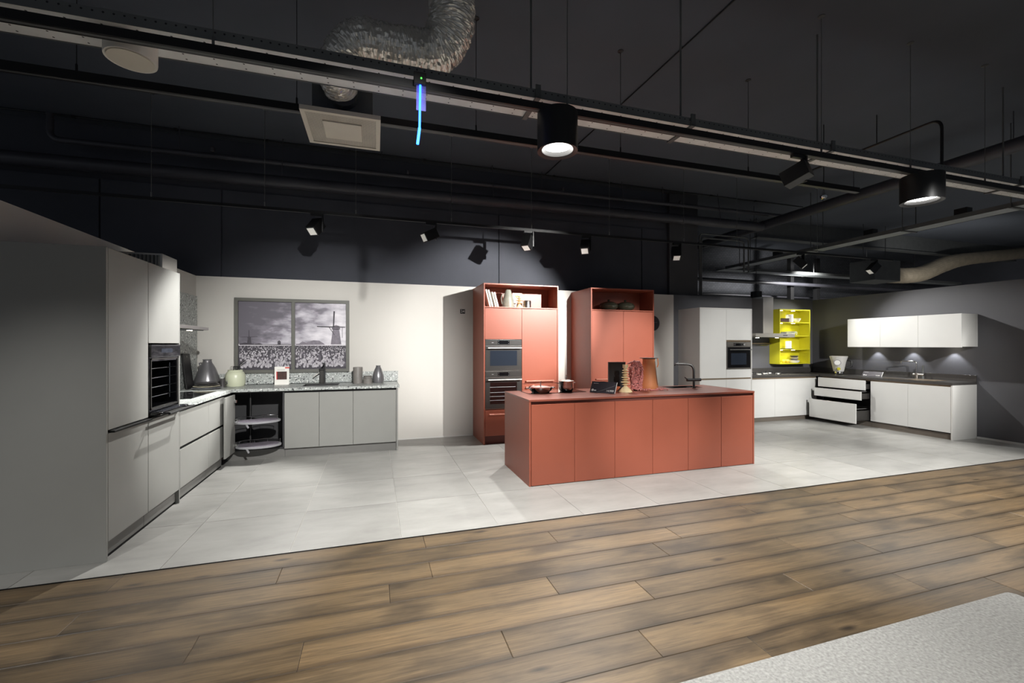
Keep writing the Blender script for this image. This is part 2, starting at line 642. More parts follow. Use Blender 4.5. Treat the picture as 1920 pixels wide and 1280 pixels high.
for r in range(18):
    y1 = EDGE - 0.006 - r * PW
    s = starts[r] if r < len(starts) else random.uniform(-1, 1)
    k0 = math.floor((-4.4 - s) / PL)
    for k in range(k0, k0 + 9):
        x0 = s + k * PL
        if pm is None:
            bm = bx(-PL / 2 + 0.001, PL / 2 - 0.001, -PW / 2 + 0.001, PW / 2 - 0.001, -0.004, 0)
            top = [e for e in bm.edges if all(v.co.z > -0.001 for v in e.verts)]
            bmesh.ops.bevel(bm, geom=top, offset=0.0025, segments=1, affect='EDGES')
            p = make('plank', bm, 'plank', floor)
            p.data.transform(Matrix.Translation(ORG[floor]))
            pm = p.data
        else:
            p = bpy.data.objects.new('plank', pm)
            C.objects.link(p)
            p.parent = floor
        p.location = Vector((x0 + PL / 2, y1 - PW / 2, 0)) - ORG[floor]
struct('floor_base', bx(-8, 20, -0.4, EDGE - 0.006, -0.0042, -0.0032), 'grout_dark')
struct('trim_1', bx(-6, 14.2, EDGE - 0.006, EDGE + 0.002, -0.004, 0.003), 'black_profile', 'thin dark metal strip between tile and wood floor')
struct('ceiling', bx(-8, 20, -5, 14, 4.55, 4.7), 'ceiling_black')
struct('wall_left', bx(LX - 0.1, LX, 3.74, BY + 0.22, 0, WZ), 'wall_white')
struct('wall_back', bx(LX, 5.514, BY, BY + 0.224, 0, WZ), 'wall_white')
struct('wall_back_right', bx(5.514, 9.255, 7.28, 7.38, 0, 2.49), 'wall_dark')
struct('wall_right', bx(9.255, 9.355, 2.2, 7.38, 0, 2.49), 'wall_dark')
rear = struct('wall_rear', bx(-8, 5.62, 7.5, 7.7, 0, 4.55), 'black_wall')
joints = [-7.98, -3.634, -2.168, 2.091, 5.016, 5.62]
for a, b in zip(joints, joints[1:]):     # cladding boards of the black wall with open joints
    make('panel', bx(a + 0.012, b - 0.012, 7.478, 7.5, 2.2, 3.80), 'black_wall', rear)
struct('wall_rear_column', bx(5.62, 6.30, 7.42, 7.9, 0, 4.55), 'column_grey')
struct('wall_far', bx(5.0, 20, 11.0, 11.2, 0, 4.55), 'brick_grey')
struct('wall_far_right', bx(19.0, 19.2, 2, 11.0, 0, 4.55), 'black_wall')
# skirting strip along the right wall
struct('baseboard_right', bx(9.235, 9.255, 2.2, 4.49, 0, 0.03), 'white_matt')
struct('baseboard_back', bx(0.33, 1.54, BY - 0.012, BY, 0, 0.02), 'white_matt')

bm = nb()
pts = [(0.4, -0.6), (3.66, -0.6)] + [(3.66 - 0.04 + 0.04 * math.cos(a), 1.59 + 0.04 * math.sin(a)) for a in (0, 0.5, 1.07, 1.57)] + [(0.4, 1.62)]
prism(bm, pts, 'z', 0.0005, 0.014)
tag(make('rug', bm, 'rug'), 'pale grey felt rug lying on the wooden floor', 'rug')

# ------------------------------------------------------------------ grey kitchen along the left wall
FX = -1.777                                     # front plane of the left run
FYB = 6.464                                     # front plane of the run on the back wall
HB = 0.93                                       # worktop
GK = 'grey_front'
c = thing('fridge_cabinet', 'tall grey cabinet whose wide blank side panel faces the wooden floor', 'cabinet', (-2.08, 4.03, 0))
make('side_panel', bx(LX + 0.003, FX, 3.732, 3.752, 0, 2.184), GK, c, 0.001)
make('body', bx(LX + 0.003, FX - 0.024, 3.754, 4.318, 0.12, 2.18), 'dark_inside', c)
make('door', bx(FX - 0.022, FX, 3.755, 4.319, 0.908, 2.182), GK, c, 0.0015)
d = make('door', bx(FX - 0.022, FX, 3.755, 4.319, 0.13, 0.886), GK, c, 0.0015)
make('handle', bx(FX - 0.002, FX + 0.034, 3.765, 4.312, 0.888, 0.902), 'black_profile', d, 0.002)
make('plinth', bx(LX + 0.05, FX - 0.03, 3.754, 4.318, 0.022, 0.118), 'grey_plinth', c)
make('plinth_seal', bx(LX + 0.05, FX - 0.034, 3.754, 4.318, 0.0, 0.022), 'black_profile', c)

c = thing('oven_cabinet', 'tall grey cabinet holding the open oven', 'cabinet', (-2.08, 4.62, 0))
make('side_panel', bx(LX + 0.003, FX - 0.024, 4.322, 4.340, 0.12, 2.18), 'dark_inside', c)
make('side_panel', bx(LX + 0.003, FX, 4.913, 4.932, 0, 2.184), GK, c, 0.001)
make('top_panel', bx(LX + 0.003, FX - 0.024, 4.340, 4.913, 2.162, 2.18), 'dark_inside', c)
make('shelf', bx(LX + 0.003, FX - 0.024, 4.340, 4.913, 0.905, 0.925), 'dark_inside', c)
make('back_panel', bx(LX + 0.003, LX + 0.012, 4.340, 4.913, 0.12, 2.16), 'dark_inside', c)
make('door', bx(FX - 0.022, FX, 4.325, 4.911, 1.518, 2.182), GK, c, 0.0015)
d = make('door', bx(FX - 0.022, FX, 4.325, 4.911, 0.13, 0.886), GK, c, 0.0015)
make('handle', bx(FX - 0.002, FX + 0.018, 4.335, 4.90, 0.888, 0.902), 'black_profile', d, 0.002)
make('plinth', bx(LX + 0.05, FX - 0.03, 4.322, 4.913, 0.022, 0.118), 'grey_plinth', c)
make('plinth_seal', bx(LX + 0.05, FX - 0.034, 4.322, 4.913, 0.0, 0.022), 'black_profile', c)

# open oven
Y0, Y1, Z0, Z1 = 4.345, 4.908, 0.93, 1.505
c = thing('open_oven', 'black built-in oven standing open with wire racks inside', 'oven', (-2.0, 4.63, Z0))
bm = nb()
xi = FX - 0.004
box(bm, LX + 0.03, xi, Y0, Y0 + 0.045, Z0, Z1)
box(bm, LX + 0.03, xi, Y1 - 0.045, Y1, Z0, Z1)
box(bm, LX + 0.03, xi, Y0 + 0.045, Y1 - 0.045, Z0, Z0 + 0.05)
box(bm, LX + 0.03, xi, Y0 + 0.045, Y1 - 0.045, Z1 - 0.14, Z1)
box(bm, LX + 0.03, LX + 0.06, Y0 + 0.045, Y1 - 0.045, Z0 + 0.05, Z1 - 0.14)
make('housing', bm, 'black_glass', c)
cp = make('control_panel', bx(xi, FX + 0.012, Y0, Y1, 1.40, Z1), 'black_glass', c, 0.001)
make('display', bx(FX + 0.012, FX + 0.0135, 4.52, 4.74, 1.435, 1.472), 'blue_glass', cp)
bm = nb()
for (ya, yb, za, zb) in ((Y0 + .02, Y0 + .032, Z0 + .03, 1.39), (Y1 - .032, Y1 - .02, Z0 + .03, 1.39), (Y0 + .02, Y1 - .02, Z0 + .03, Z0 + .042), (Y0 + .02, Y1 - .02, 1.378, 1.39)):
    box(bm, xi, xi + 0.006, ya, yb, za, zb)
make('door_seal', bm, 'oven_grey', c)
for z in (1.06, 1.14, 1.22, 1.30):
    bm = nb()
    tube(bm, [(xi - 0.03, Y0 + 0.05, z), (xi - 0.03, Y1 - 0.05, z)], 0.004, 6)
    tube(bm, [(xi - 0.45, Y0 + 0.05, z), (xi - 0.45, Y1 - 0.05, z)], 0.004, 6)
    for k in range(9):
        yy = Y0 + 0.06 + k * (Y1 - Y0 - 0.12) / 8
        tube(bm, [(xi - 0.03, yy, z), (xi - 0.45, yy, z)], 0.0022, 5)
    make('rack', bm, 'chrome', c)
for yy in (Y0 + 0.052, Y1 - 0.052):
    for q in (0.05, 0.40):
        make('rack_rail', tube(nb(), [(xi - q, yy, 1.02), (xi - q, yy, 1.34)], 0.003, 6), 'chrome', c)
d = make('oven_door', bx(FX + 0.004, FX + 0.075, Y0, Y1, Z0 - 0.012, Z0 + 0.012), 'black_glass', c, 0.003)
make('door_glass', bx(FX + 0.014, FX + 0.066, Y0 + 0.06, Y1 - 0.06, Z0 + 0.012, Z0 + 0.014), 'blue_glass', d)
bm = nb()
tube(bm, [(FX + 0.125, Y0 + 0.03, Z0 - 0.004), (FX + 0.125, Y1 - 0.01, Z0 - 0.004)], 0.011, 8)
for yy in (Y0 + 0.05, Y1 - 0.03):
    tube(bm, [(FX + 0.125, yy, Z0 - 0.004), (FX + 0.07, yy, Z0 - 0.002)], 0.008, 8)
make('handle', bm, 'black_metal', d)


def drawer_unit(y0, y1, label):
    c = thing('drawer_cabinet', label, 'cabinet', (-2.08, (y0 + y1) / 2, 0))
    make('body', bx(LX + 0.003, FX - 0.03, y0 + 0.002, y1 - 0.002, 0.12, 0.86), 'dark_inside', c)
    make('drawer_front', bx(FX - 0.022, FX, y0 + 0.002, y1 - 0.002, 0.13, 0.498), GK, c, 0.0015)
    make('drawer_front', bx(FX - 0.022, FX, y0 + 0.002, y1 - 0.002, 0.528, 0.862), GK, c, 0.0015)
    make('grip_channel', bx(FX - 0.05, FX - 0.02, y0 + 0.002, y1 - 0.002, 0.862, 0.893), 'black_profile', c)
    make('grip_channel', bx(FX - 0.03, FX - 0.018, y0 + 0.002, y1 - 0.002, 0.498, 0.528), 'black_profile', c)
    make('plinth', bx(LX + 0.05, FX - 0.03, y0 + 0.002, y1 - 0.002, 0.022, 0.118), 'grey_plinth', c)
    make('plinth_seal', bx(LX + 0.05, FX - 0.034, y0 + 0.002, y1 - 0.002, 0.0, 0.022), 'black_profile', c)


drawer_unit(4.934, 5.685, 'wide grey two-drawer cabinet beside the oven tower')
drawer_unit(5.685, 6.215, 'narrow grey two-drawer cabinet next to the open corner door')

# corner cabinet with swivel trays
CX0, CX1 = -1.735, -1.155
c = thing('corner_cabinet', 'grey corner cabinet standing open with swivel shelves pulled out', 'cabinet', (-1.5, 6.8, 0))
bm = nb()
box(bm, LX + 0.003, CX1, 7.12, 7.15, 0.12, 0.89)
box(bm, LX + 0.003, CX1, 6.50, 7.12, 0.12, 0.14)
box(bm, LX + 0.003, CX1, 6.50, 7.12, 0.872, 0.89)
box(bm, CX1 - 0.018, CX1, FYB + 0.002, 7.12, 0.14, 0.872)
box(bm, LX + 0.003, LX + 0.02, 6.50, 7.12, 0.14, 0.872)
make('body', bm, 'dark_inside', c)
make('corner_filler', bx(LX + 0.003, FX - 0.004, 6.217, 6.5, 0.12, 0.89), 'dark_inside', c)
d = make('door', bx(-1.742, -1.722, 6.07, 6.452, 0.125, 0.862), GK, c, 0.0015)
for z in (0.22, 0.50, 0.78):
    make('hinge', bx(-1.722, -1.69, 6.40, 6.455, z - 0.02, z + 0.02), 'chrome', d, 0.004)


def swivel(cx, cy, z, rot):
    """kidney-shaped tray with a raised rim"""
    prof = []
    n = 40
    for k in range(n):
        a = 2 * PI * k / n
        r = 0.237 * (1 + 0.10 * math.cos(2 * a)) - 0.05 * math.exp(-((a - PI * 0.55) / 0.5) ** 2)
        prof.append((cx + math.cos(a + rot) * r, cy + math.sin(a + rot) * r * 0.82))
    bm = nb()
    prism(bm, prof, 'z', z, z + 0.022)
    t = make('swivel_tray', bm, 'tray_grey', c, 0.002)
    bm = nb()
    inner = [(cx + (p[0] - cx) * 0.88, cy + (p[1] - cy) * 0.88) for p in prof]
    prism(bm, inner, 'z', z + 0.022, z + 0.026)
    make('tray_mat', bm, 'print_mid', t)
    bm = nb()
    P = [(p[0], p[1], z + 0.06) for p in prof[2:24]]
    tube(bm, P, 0.004, 6)
    for q in P[::5]:
        tube(bm, [(q[0], q[1], z + 0.02), q], 0.003, 6)
    make('rim_wire', bm, 'chrome', t)
    bm = nb()
    tube(bm, [(cx - 0.1, cy - 0.15, z), (cx - 0.08, cy - 0.14, z - 0.05)], 0.012, 8)
    make('foot', bm, 'tray_grey', t)


swivel(-1.445, 6.40, 0.505, 0.35)
swivel(-1.43, 6.36, 0.20, 0.15)
bm = nb()
tube(bm, [(-1.62, 6.75, 0.14), (-1.62, 6.75, 0.87)], 0.016, 10)
tube(bm, [(-1.62, 6.75, 0.515), (-1.46, 6.5, 0.512)], 0.012, 8)
tube(bm, [(-1.62, 6.75, 0.21), (-1.42, 6.5, 0.208)], 0.012, 8)
make('swivel_post', bm, 'black_metal', c)
make('plinth', bx(LX + 0.1, CX1, FYB + 0.06, FYB + 0.08, 0.0, 0.115), 'grey_plinth', c)


def base_unit(x0, x1, label):
    c = thing('base_cabinet', label, 'cabinet', ((x0 + x1) / 2, 6.8, 0))
    make('body', bx(x0 + 0.001, x1 - 0.001, FYB + 0.03, 7.15, 0.12, 0.886), 'dark_inside', c)
    make('door', bx(x0 + 0.002, x1 - 0.002, FYB, FYB + 0.022, 0.122, 0.862), GK, c, 0.0015)
    make('grip_channel', bx(x0, x1, FYB + 0.02, FYB + 0.029, 0.862, 0.893), 'black_profile', c)
    make('plinth', bx(x0, x1, FYB + 0.06, FYB + 0.08, 0.0, 0.115), 'grey_plinth', c)


base_unit(-1.153, -0.725, 'grey base cabinet between the open corner and the sink cabinet')
base_unit(-0.725, -0.292, 'grey base cabinet under the black sink')
base_unit(-0.292, 0.289, 'wide grey base cabinet under the row of vases')
tag(make('end_panel', bx(0.291, 0.313, FYB - 0.004, 7.15, 0, 0.892), GK, None, 0.001), 'grey end panel closing the run beside the white wall', 'panel')

bm = nb()
box(bm, LX + 0.002, -1.745, 4.934, 6.44, 0.893, HB)
SX0, SX1, SY0, SY1 = -0.97, -0.50, 6.66, 7.02
box(bm, LX + 0.002, SX0, 6.44, 7.15, 0.893, HB)
box(bm, SX1, 0.332, 6.44, 7.15, 0.893, HB)
box(bm, SX0, SX1, 6.44, SY0, 0.893, HB)
box(bm, SX0, SX1, SY1, 7.15, 0.893, HB)
tag(make('terrazzo_worktop', bm, 'terrazzo'), 'L-shaped speckled terrazzo worktop over the grey cabinets', 'worktop')
c = thing('terrazzo_backsplash', 'terrazzo upstand under the windmill picture with its tall panel behind the hob', 'backsplash', (-0.9, 7.14, HB + 0.001))
make('upstand', bx(-2.355, 0.345, 7.137, 7.154, HB + 0.006, 1.092), 'terrazzo', c, 0.001)
make('seal_or_shadow_gap', bx(-2.355, 0.33, 7.130, 7.152, HB + 0.001, HB + 0.006), 'black_profile', c)
make('wall_panel', bx(LX + 0.002, LX + 0.022, 4.936, 7.13, HB + 0.001, 2.18), 'terrazzo', c, 0.001)

c = thing('sink', 'black sink set into the terrazzo worktop', 'sink', (-0.735, 6.84, 0.89))
bm = nb()
box(bm, SX0 + .002, SX0 + .012, SY0 + .002, SY1 - .002, 0.889, HB + .002)
box(bm, SX1 - .012, SX1 - .002, SY0 + .002, SY1 - .002, 0.889, HB + .002)
box(bm, SX0 + .012, SX1 - .012, SY0 + .002, SY0 + .012, 0.889, HB + .002)
box(bm, SX0 + .012, SX1 - .012, SY1 - .012, SY1 - .002, 0.889, HB + .002)
make('rim', bm, 'black_matt', c)
make('basin', bx(SX0 + .012, SX1 - .012, SY0 + .012, SY1 - .012, 0.8875, 0.8905), 'black_matt', c)
bm = nb()
lathe(bm, [(0.001, 0), (0.032, 0), (0.032, 0.003), (0.001, 0.003)], (-0.735, 6.84, 0.891), 16)
make('drain', bm, 'chrome', c)

c = thing('faucet', 'dark steel square faucet with high arc behind the black sink', 'faucet', (-0.74, 7.07, HB))
make('body', bx(-0.785, -0.725, 7.045, 7.10, HB, 1.13), 'oven_grey', c, 0.006)
bm = nb()
box(bm, -0.722, -0.705, 7.05, 7.068, HB, 1.235)
box(bm, -0.722, -0.705, 6.86, 7.068, 1.225, 1.242)
make('spout', bm, 'black_metal', c)
bm = nb()
tube(bm, [(-0.785, 7.06, 1.09), (-0.87, 7.03, 1.03)], 0.006, 8)
make('lever', bm, 'steel', c)
make('cap', bx(-0.790, -0.720, 7.04, 7.105, 1.13, 1.155), 'black_metal', c, 0.004)

c = thing('induction_hob', 'flat black glass hob set in the terrazzo worktop', 'hob', (-2.1, 5.85, HB))
make('glass', bx(-2.33, -1.86, 5.45, 6.22, HB + 0.0005, HB + 0.008), 'black_glass', c, 0.002)
for k, (hx, hy, r) in enumerate(((-2.2, 5.65, .09), (-2.2, 6.0, .07), (-1.98, 5.65, .07), (-1.98, 6.0, .09))):
    bm = nb()
    bmesh.ops.create_circle(bm, cap_ends=False, segments=28, radius=r, matrix=Matrix.Translation((hx, hy, HB + 0.0085)))
    e = bmesh.ops.extrude_edge_only(bm, edges=list(bm.edges))
    for v in [g for g in e['geom'] if isinstance(g, bmesh.types.BMVert)]:
        v.co.x = hx + (v.co.x - hx) * 0.96
        v.co.y = hy + (v.co.y - hy) * 0.96
    make('cooking_ring', bm, 'plate_dark', c)

c = thing('slim_hood', 'slim steel hood on the terrazzo panel above the glass hob', 'hood', (-2.13, 5.7, 1.66))
make('canopy', bx(LX + 0.023, -1.887, 5.14, 6.04, 1.675, 1.712), 'steel', c, 0.002)
make('filter', bx(LX + 0.06, -1.92, 5.2, 5.98, 1.668, 1.675), 'galv_dark', c)
for hx, hy in ((-1.99, 5.78), (-2.27, 5.88)):
    bm = nb()
    lathe(bm, [(0.001, 0), (0.026, 0), (0.026, 0.004), (0.001, 0.004)], (hx, hy, 1.6635), 14)
    make('lamp', bm, 'led_soft', c)
    spot((hx, hy, 1.655), (hx, hy, 0), 5, 110, 0.6, 0.02)

# ventilation box on top of the oven tower
c = thing('ventilation_box', 'steel ventilation box with slotted grille on top of the oven tower', 'ventilation', (-2.13, 5.1, 2.19))
make('casing', bx(LX + 0.02, -1.93, 4.965, 5.29, 2.19, 2.372), 'steel', c, 0.004)
for k in range(13):
    make('slat', bx(-2.345 + k * 0.031, -2.345 + k * 0.031 + 0.016, 4.952, 4.964, 2.20, 2.352), 'cream_metal' if k == 99 else 'galv_dark', c)
make('grille_frame', bx(LX + 0.03, -1.94, 4.958, 4.9645, 2.352, 2.368), 'steel', c)
make('bracket', bx(LX + 0.03, -1.95, 4.936, 5.29, 2.182, 2.1895), 'steel', c)

# ---- things on the terrazzo worktop
c = thing('cutting_board', 'tall black board leaning against the terrazzo panel', 'board', (-2.30, 6.68, HB))
bm = bx(-0.009, 0.009, -0.11, 0.11, 0, 0.46)
bmesh.ops.rotate(bm, verts=list(bm.verts), cent=(0, 0, 0), matrix=Matrix.Rotation(-0.11, 3, 'Y'))
bmesh.ops.translate(bm, verts=list(bm.verts), vec=(-2.295, 6.68, HB + 0.002))
make('board', bm, 'black_matt', c, 0.003)
bm = nb()
cyl(bm, (-2.333, 6.68, HB + 0.42), (-2.329, 6.68, HB + 0.42), 0.012, None, 12)
make('hanging_hole', bm, 'grey_plinth', c)


def lat(name, prof, loc, m, label, cat, group=None, seg=28):
    bm = nb()
    lathe(bm, prof, loc, seg)
    return tag(make(name, bm, m, None, 0, True), label, cat, group)


PX, PY = -2.09, 6.62
zz = HB
for r, t, m, lab in ((0.165, 0.022, 'plate_grey', 'wide grey plate at the bottom of the plate stack'), (0.150, 0.020, 'plate_cream', 'cream plate second from the bottom of the stack'),
                     (0.128, 0.020, 'plate_dark', 'dark plate third from the bottom of the stack'), (0.118, 0.022, 'plate_dark', 'smallest dark plate on top of the plate stack')):
    lat('plate', [(0.001, 0), (r * 0.6, 0), (r, t * 0.7), (r, t * 0.95), (r * 0.62, t * 0.35 + 0.004), (0.001, t * 0.35 + 0.004)], (PX, PY, zz + 0.0005), m, lab, 'plate', 'plates stacked by the terrazzo panel')
    zz += t
c = thing('jug_vase', 'dark pewter cone-shaped jug standing behind the plate stack', 'vase', (-2.19, 6.96, HB))
bm = nb()
lathe(bm, [(0.001, 0), (0.135, 0.0), (0.155, 0.05), (0.15, 0.10), (0.10, 0.25), (0.055, 0.335), (0.05, 0.36), (0.058, 0.375), (0.045, 0.375), (0.001, 0.34)], (-2.19, 6.96, HB), 32)
make('body', bm, 'ceramic_dark', c, 0, True)
bm = nb()
tube(bm, [(-2.255, 6.95, HB + 0.33), (-2.28, 6.945, HB + 0.325), (-2.27, 6.945, HB + 0.29)], 0.008, 8)
make('lug', bm, 'ceramic_dark', c, 0, True)
c = thing('mug', 'small dark two-handled beaker in front of the cream pot', 'mug', (-1.975, 6.84, HB))
bm = nb()
lathe(bm, [(0.001, 0), (0.036, 0), (0.031, 0.06), (0.034, 0.115), (0.029, 0.115), (0.026, 0.02), (0.001, 0.02)], (-1.975, 6.84, HB), 20)
make('cup', bm, 'plate_dark', c, 0, True)
for s in (-1, 1):
    bm = nb()
    tube(bm, [(-1.975 + s * 0.030, 6.84, HB + 0.085), (-1.975 + s * 0.055, 6.84, HB + 0.075), (-1.975 + s * 0.055, 6.84, HB + 0.05), (-1.975 + s * 0.032, 6.84, HB + 0.04)], 0.006, 8)
    make('handle', bm, 'plate_dark', c, 0, True)
lat('utensil_pot', [(0.001, 0), (0.105, 0), (0.122, 0.03), (0.122, 0.15), (0.105, 0.19), (0.088, 0.205), (0.092, 0.225), (0.082, 0.225), (0.078, 0.19), (0.001, 0.17)], (-1.86, 6.98, HB), 'cream', 'round cream pot holding kitchen tools', 'pot')
c = thing('kitchen_tools', 'dark slotted turner standing in the cream pot', 'utensil', (-1.86, 6.98, HB + 0.172))
bm = nb()
tube(bm, [(-1.87, 6.97, HB + 0.175), (-1.80, 6.98, HB + 0.30), (-1.74, 7.0, HB + 0.36)], 0.006, 8)
make('handle', bm, 'black_metal', c)
bm = nb()
for k in range(4):
    box(bm, -1.875 + k * 0.024, -1.875 + k * 0.024 + 0.012, 6.94, 6.944, HB + 0.20, HB + 0.275)
box(bm, -1.875, -1.79, 6.94, 6.944, HB + 0.262, HB + 0.278)
make('blade', bm, 'black_metal', c)
c = thing('whisk', 'pale ball whisk standing in the cream pot', 'utensil', (-1.91, 7.0, HB + 0.172))
bm = nb()
for k in range(5):
    a = PI * k / 5
    tube(bm, [(-1.91 + math.cos(a) * 0.028 * math.sin(t), 7.0 + math.sin(a) * 0.028 * math.sin(t), HB + 0.243 - 0.032 * math.cos(t)) for t in [PI * j / 8 for j in range(9)]], 0.0018, 5)
tube(bm, [(-1.905, 6.99, HB + 0.173), (-1.91, 7.0, HB + 0.215)], 0.005, 6)
make('wires', bm, 'steel', c)

c = thing('brochure_stand', 'white brochure with red corner and dark photo in front of the picture', 'brochure', (-1.28, 7.0, HB))
make('holder', bx(-1.375, -1.185, 7.0, 7.006, HB + 0.001, 1.19), 'paper', c, 0.001)
make('foot', bx(-1.375, -1.185, 6.965, 7.05, HB + 0.0005, HB + 0.004), 'paper', c)
make('photo', bx(-1.345, -1.215, 6.998, 7.0, 1.005, 1.12), 'photo_dark', c)
make('logo', bx(-1.238, -1.18, 6.9975, 7.0, 1.165, 1.182), 'paper_red', c)
make('red_bar', bx(-1.35, -1.338, 6.9975, 6.9985, 1.005, 1.12), 'paper_red', c)
for z in (1.145, 1.135):
    make('text_line', bx(-1.34, -1.24, 6.9988, 7.0, z, z + 0.003), 'sign_grey', c)

lat('cylinder_vase', [(0.001, 0), (0.066, 0), (0.068, 0.02), (0.068, 0.235), (0.064, 0.243), (0.058, 0.235), (0.058, 0.05), (0.001, 0.05)], (-0.245, 6.90, HB), 'ceramic_grey', 'tall grey stoneware cylinder vase on the terrazzo worktop', 'vase')
lat('stone_bowl', [(0.001, 0), (0.066, 0), (0.068, 0.07), (0.056, 0.08), (0.056, 0.105), (0.068, 0.113), (0.06, 0.113), (0.05, 0.08), (0.001, 0.05)], (-0.105, 6.86, HB), 'ceramic_grey', 'low grey stoneware jar between the cylinder vase and pewter bottle', 'jar')
lat('pewter_bottle', [(0.001, 0), (0.07, 0), (0.088, 0.05), (0.084, 0.10), (0.055, 0.20), (0.032, 0.245), (0.036, 0.262), (0.027, 0.262), (0.001, 0.23)], (0.045, 6.93, HB), 'ceramic_dark', 'silvery pear-shaped bottle vase at the end of the terrazzo worktop', 'vase')

# ---- windmill picture
PX0, PX1, PZ0, PZ1 = -1.908, -0.376, 1.096, 2.176
c = thing('windmill_picture', 'framed two-part black-and-white photo of windmills and a tulip field', 'picture', (-1.14, 7.155, PZ0))
fw = 0.046
MX0, MX1 = -1.173, -1.128
bm = nb()
box(bm, PX0, PX1, 7.105, 7.155, PZ1 - fw, PZ1)
box(bm, PX0, PX1, 7.105, 7.155, PZ0, PZ0 + fw)
box(bm, PX0, PX0 + fw, 7.105, 7.155, PZ0 + fw, PZ1 - fw)
box(bm, PX1 - fw, PX1, 7.105, 7.155, PZ0 + fw, PZ1 - fw)
box(bm, MX0, MX1, 7.105, 7.155, PZ0 + fw, PZ1 - fw)
make('frame', bm, 'frame_grey', c)
HZ = 1.506                                     # printed horizon
for x0, x1 in ((PX0 + fw, MX0), (MX1, PX1 - fw)):
    make('printed_sky', bx(x0, x1, 7.136, 7.15, HZ, PZ1 - fw), 'print_sky', c)
    f = make('printed_field', bx(x0, x1, 7.136, 7.15, PZ0 + fw, HZ), 'print_dark', c)
    bm = nb()
    n = 0
    rng = random.Random(int(x0 * 1000))
    for k in range(430):
        t = rng.random() ** 1.6
        z = HZ - 0.008 - t * (HZ - PZ0 - fw - 0.05)
        r = 0.0035 + 0.021 * t
        xx = rng.uniform(x0 + r, x1 - r)
        yy = 7.1355 - 0.0012 * t
        vs = [bm.verts.new((xx + math.cos(a) * r * 0.72, yy, z + math.sin(a) * r * (1.15 if math.sin(a) > 0 else 0.95))) for a in [2 * PI * q / 7 for q in range(7)]]
        bm.faces.new(vs)
    o = make('printed_tulips', bm, 'tulip_grey', f)
    o['kind'] = 'stuff'
    bm = nb()
    for k in range(150):
        t = rng.random()
        xx = rng.uniform(x0 + .01, x1 - .01)
        z = HZ - 0.09 - 0.2 * t
        hgt = rng.uniform(0.03, 0.07)
        dx = rng.uniform(-0.02, 0.02)
        z0 = max(z - hgt, PZ0 + fw)
        xb = min(max(xx + dx, x0 + .003), x1 - .003)
        vs = [bm.verts.new(p) for p in ((xx - 0.002, 7.1340, z), (xx + 0.002, 7.1340, z), (xb + 0.0012, 7.1340, z0), (xb - 0.0012, 7.1340, z0))]
        bm.faces.new(vs)
    o = make('printed_leaves', bm, 'print_mid', f)
    o['kind'] = 'stuff'
    make('printed_meadow', bx(x0, x1, 7.1348, 7.136, HZ - 0.014, HZ + 0.012), 'print_light', c)


def print_poly(name, polys, m, y=7.1335):
    bm = nb()
    for p in polys:
        prism(bm, p, 'y', y, y + 0.0008)
    return make(name, bm, m, c)


def millsils(cx, z, s):
    return [[(cx - .085 * s, z), (cx + .085 * s, z), (cx + .05 * s, z + .27 * s), (cx - .05 * s, z + .27 * s)],
            [(cx - .07 * s, z + .26 * s), (cx + .07 * s, z + .26 * s), (cx + .055 * s, z + .315 * s), (cx, z + .335 * s), (cx - .055 * s, z + .315 * s)]]


print_poly('printed_mill', millsils(-0.565, HZ + 0.004, 0.88), 'print_mid')
sx, sz = -0.60, HZ + 0.004 + 0.262
print_poly('printed_sails', [[(sx - .01, sz), (sx + .008, sz), (sx + .02, sz + .24), (sx - .002, sz + .24)], [(sx, sz - .008), (sx, sz + .01), (sx - .23, sz + .014), (sx - .23, sz)],
                             [(sx, sz - .008), (sx, sz + .01), (sx + .165, sz + .006), (sx + .165, sz - .006)], [(sx - .07, sz), (sx - .06, sz), (sx + .02, sz - .12), (sx + .01, sz - .12)],
                             [(sx + .12, sz), (sx + .126, sz), (sx + .128, sz - .16), (sx + .122, sz - .16)]], 'print_dark', 7.132)
print_poly('printed_mill', millsils(-1.726, HZ, 0.36), 'print_dark')
print_poly('printed_sails', [[(-1.734, HZ + .1), (-1.722, HZ + .1), (-1.726, HZ + .21), (-1.734, HZ + .21)], [(-1.84, HZ + .104), (-1.62, HZ + .112), (-1.62, HZ + .118), (-1.84, HZ + .110)]], 'print_dark', 7.132)
print_poly('printed_trees', [[(-1.85, HZ - .004), (-1.18, HZ - .004), (-1.18, HZ + .008), (-1.55, HZ + .006), (-1.60, HZ + .02), (-1.66, HZ + .01), (-1.78, HZ + .03), (-1.85, HZ + .012)],
                             [(-1.36, HZ), (-1.32, HZ), (-1.318, HZ + .045), (-1.34, HZ + .062), (-1.362, HZ + .045)]], 'print_dark', 7.1338)
print_poly('printed_trees', [[(-1.12, HZ - .006), (-0.72, HZ - .002), (-0.74, HZ + .02), (-0.80, HZ + .06), (-0.88, HZ + .066), (-0.93, HZ + .052), (-0.98, HZ + .03), (-1.03, HZ + .05), (-1.07, HZ + .016), (-1.12, HZ + .01)]], 'print_mid', 7.1338)

# ------------------------------------------------------------------ red kitchen: two tall units
RY = 6.402
RH = 2.435
ND = 6.80                                        # back of the open niche
RF = 'red_front'


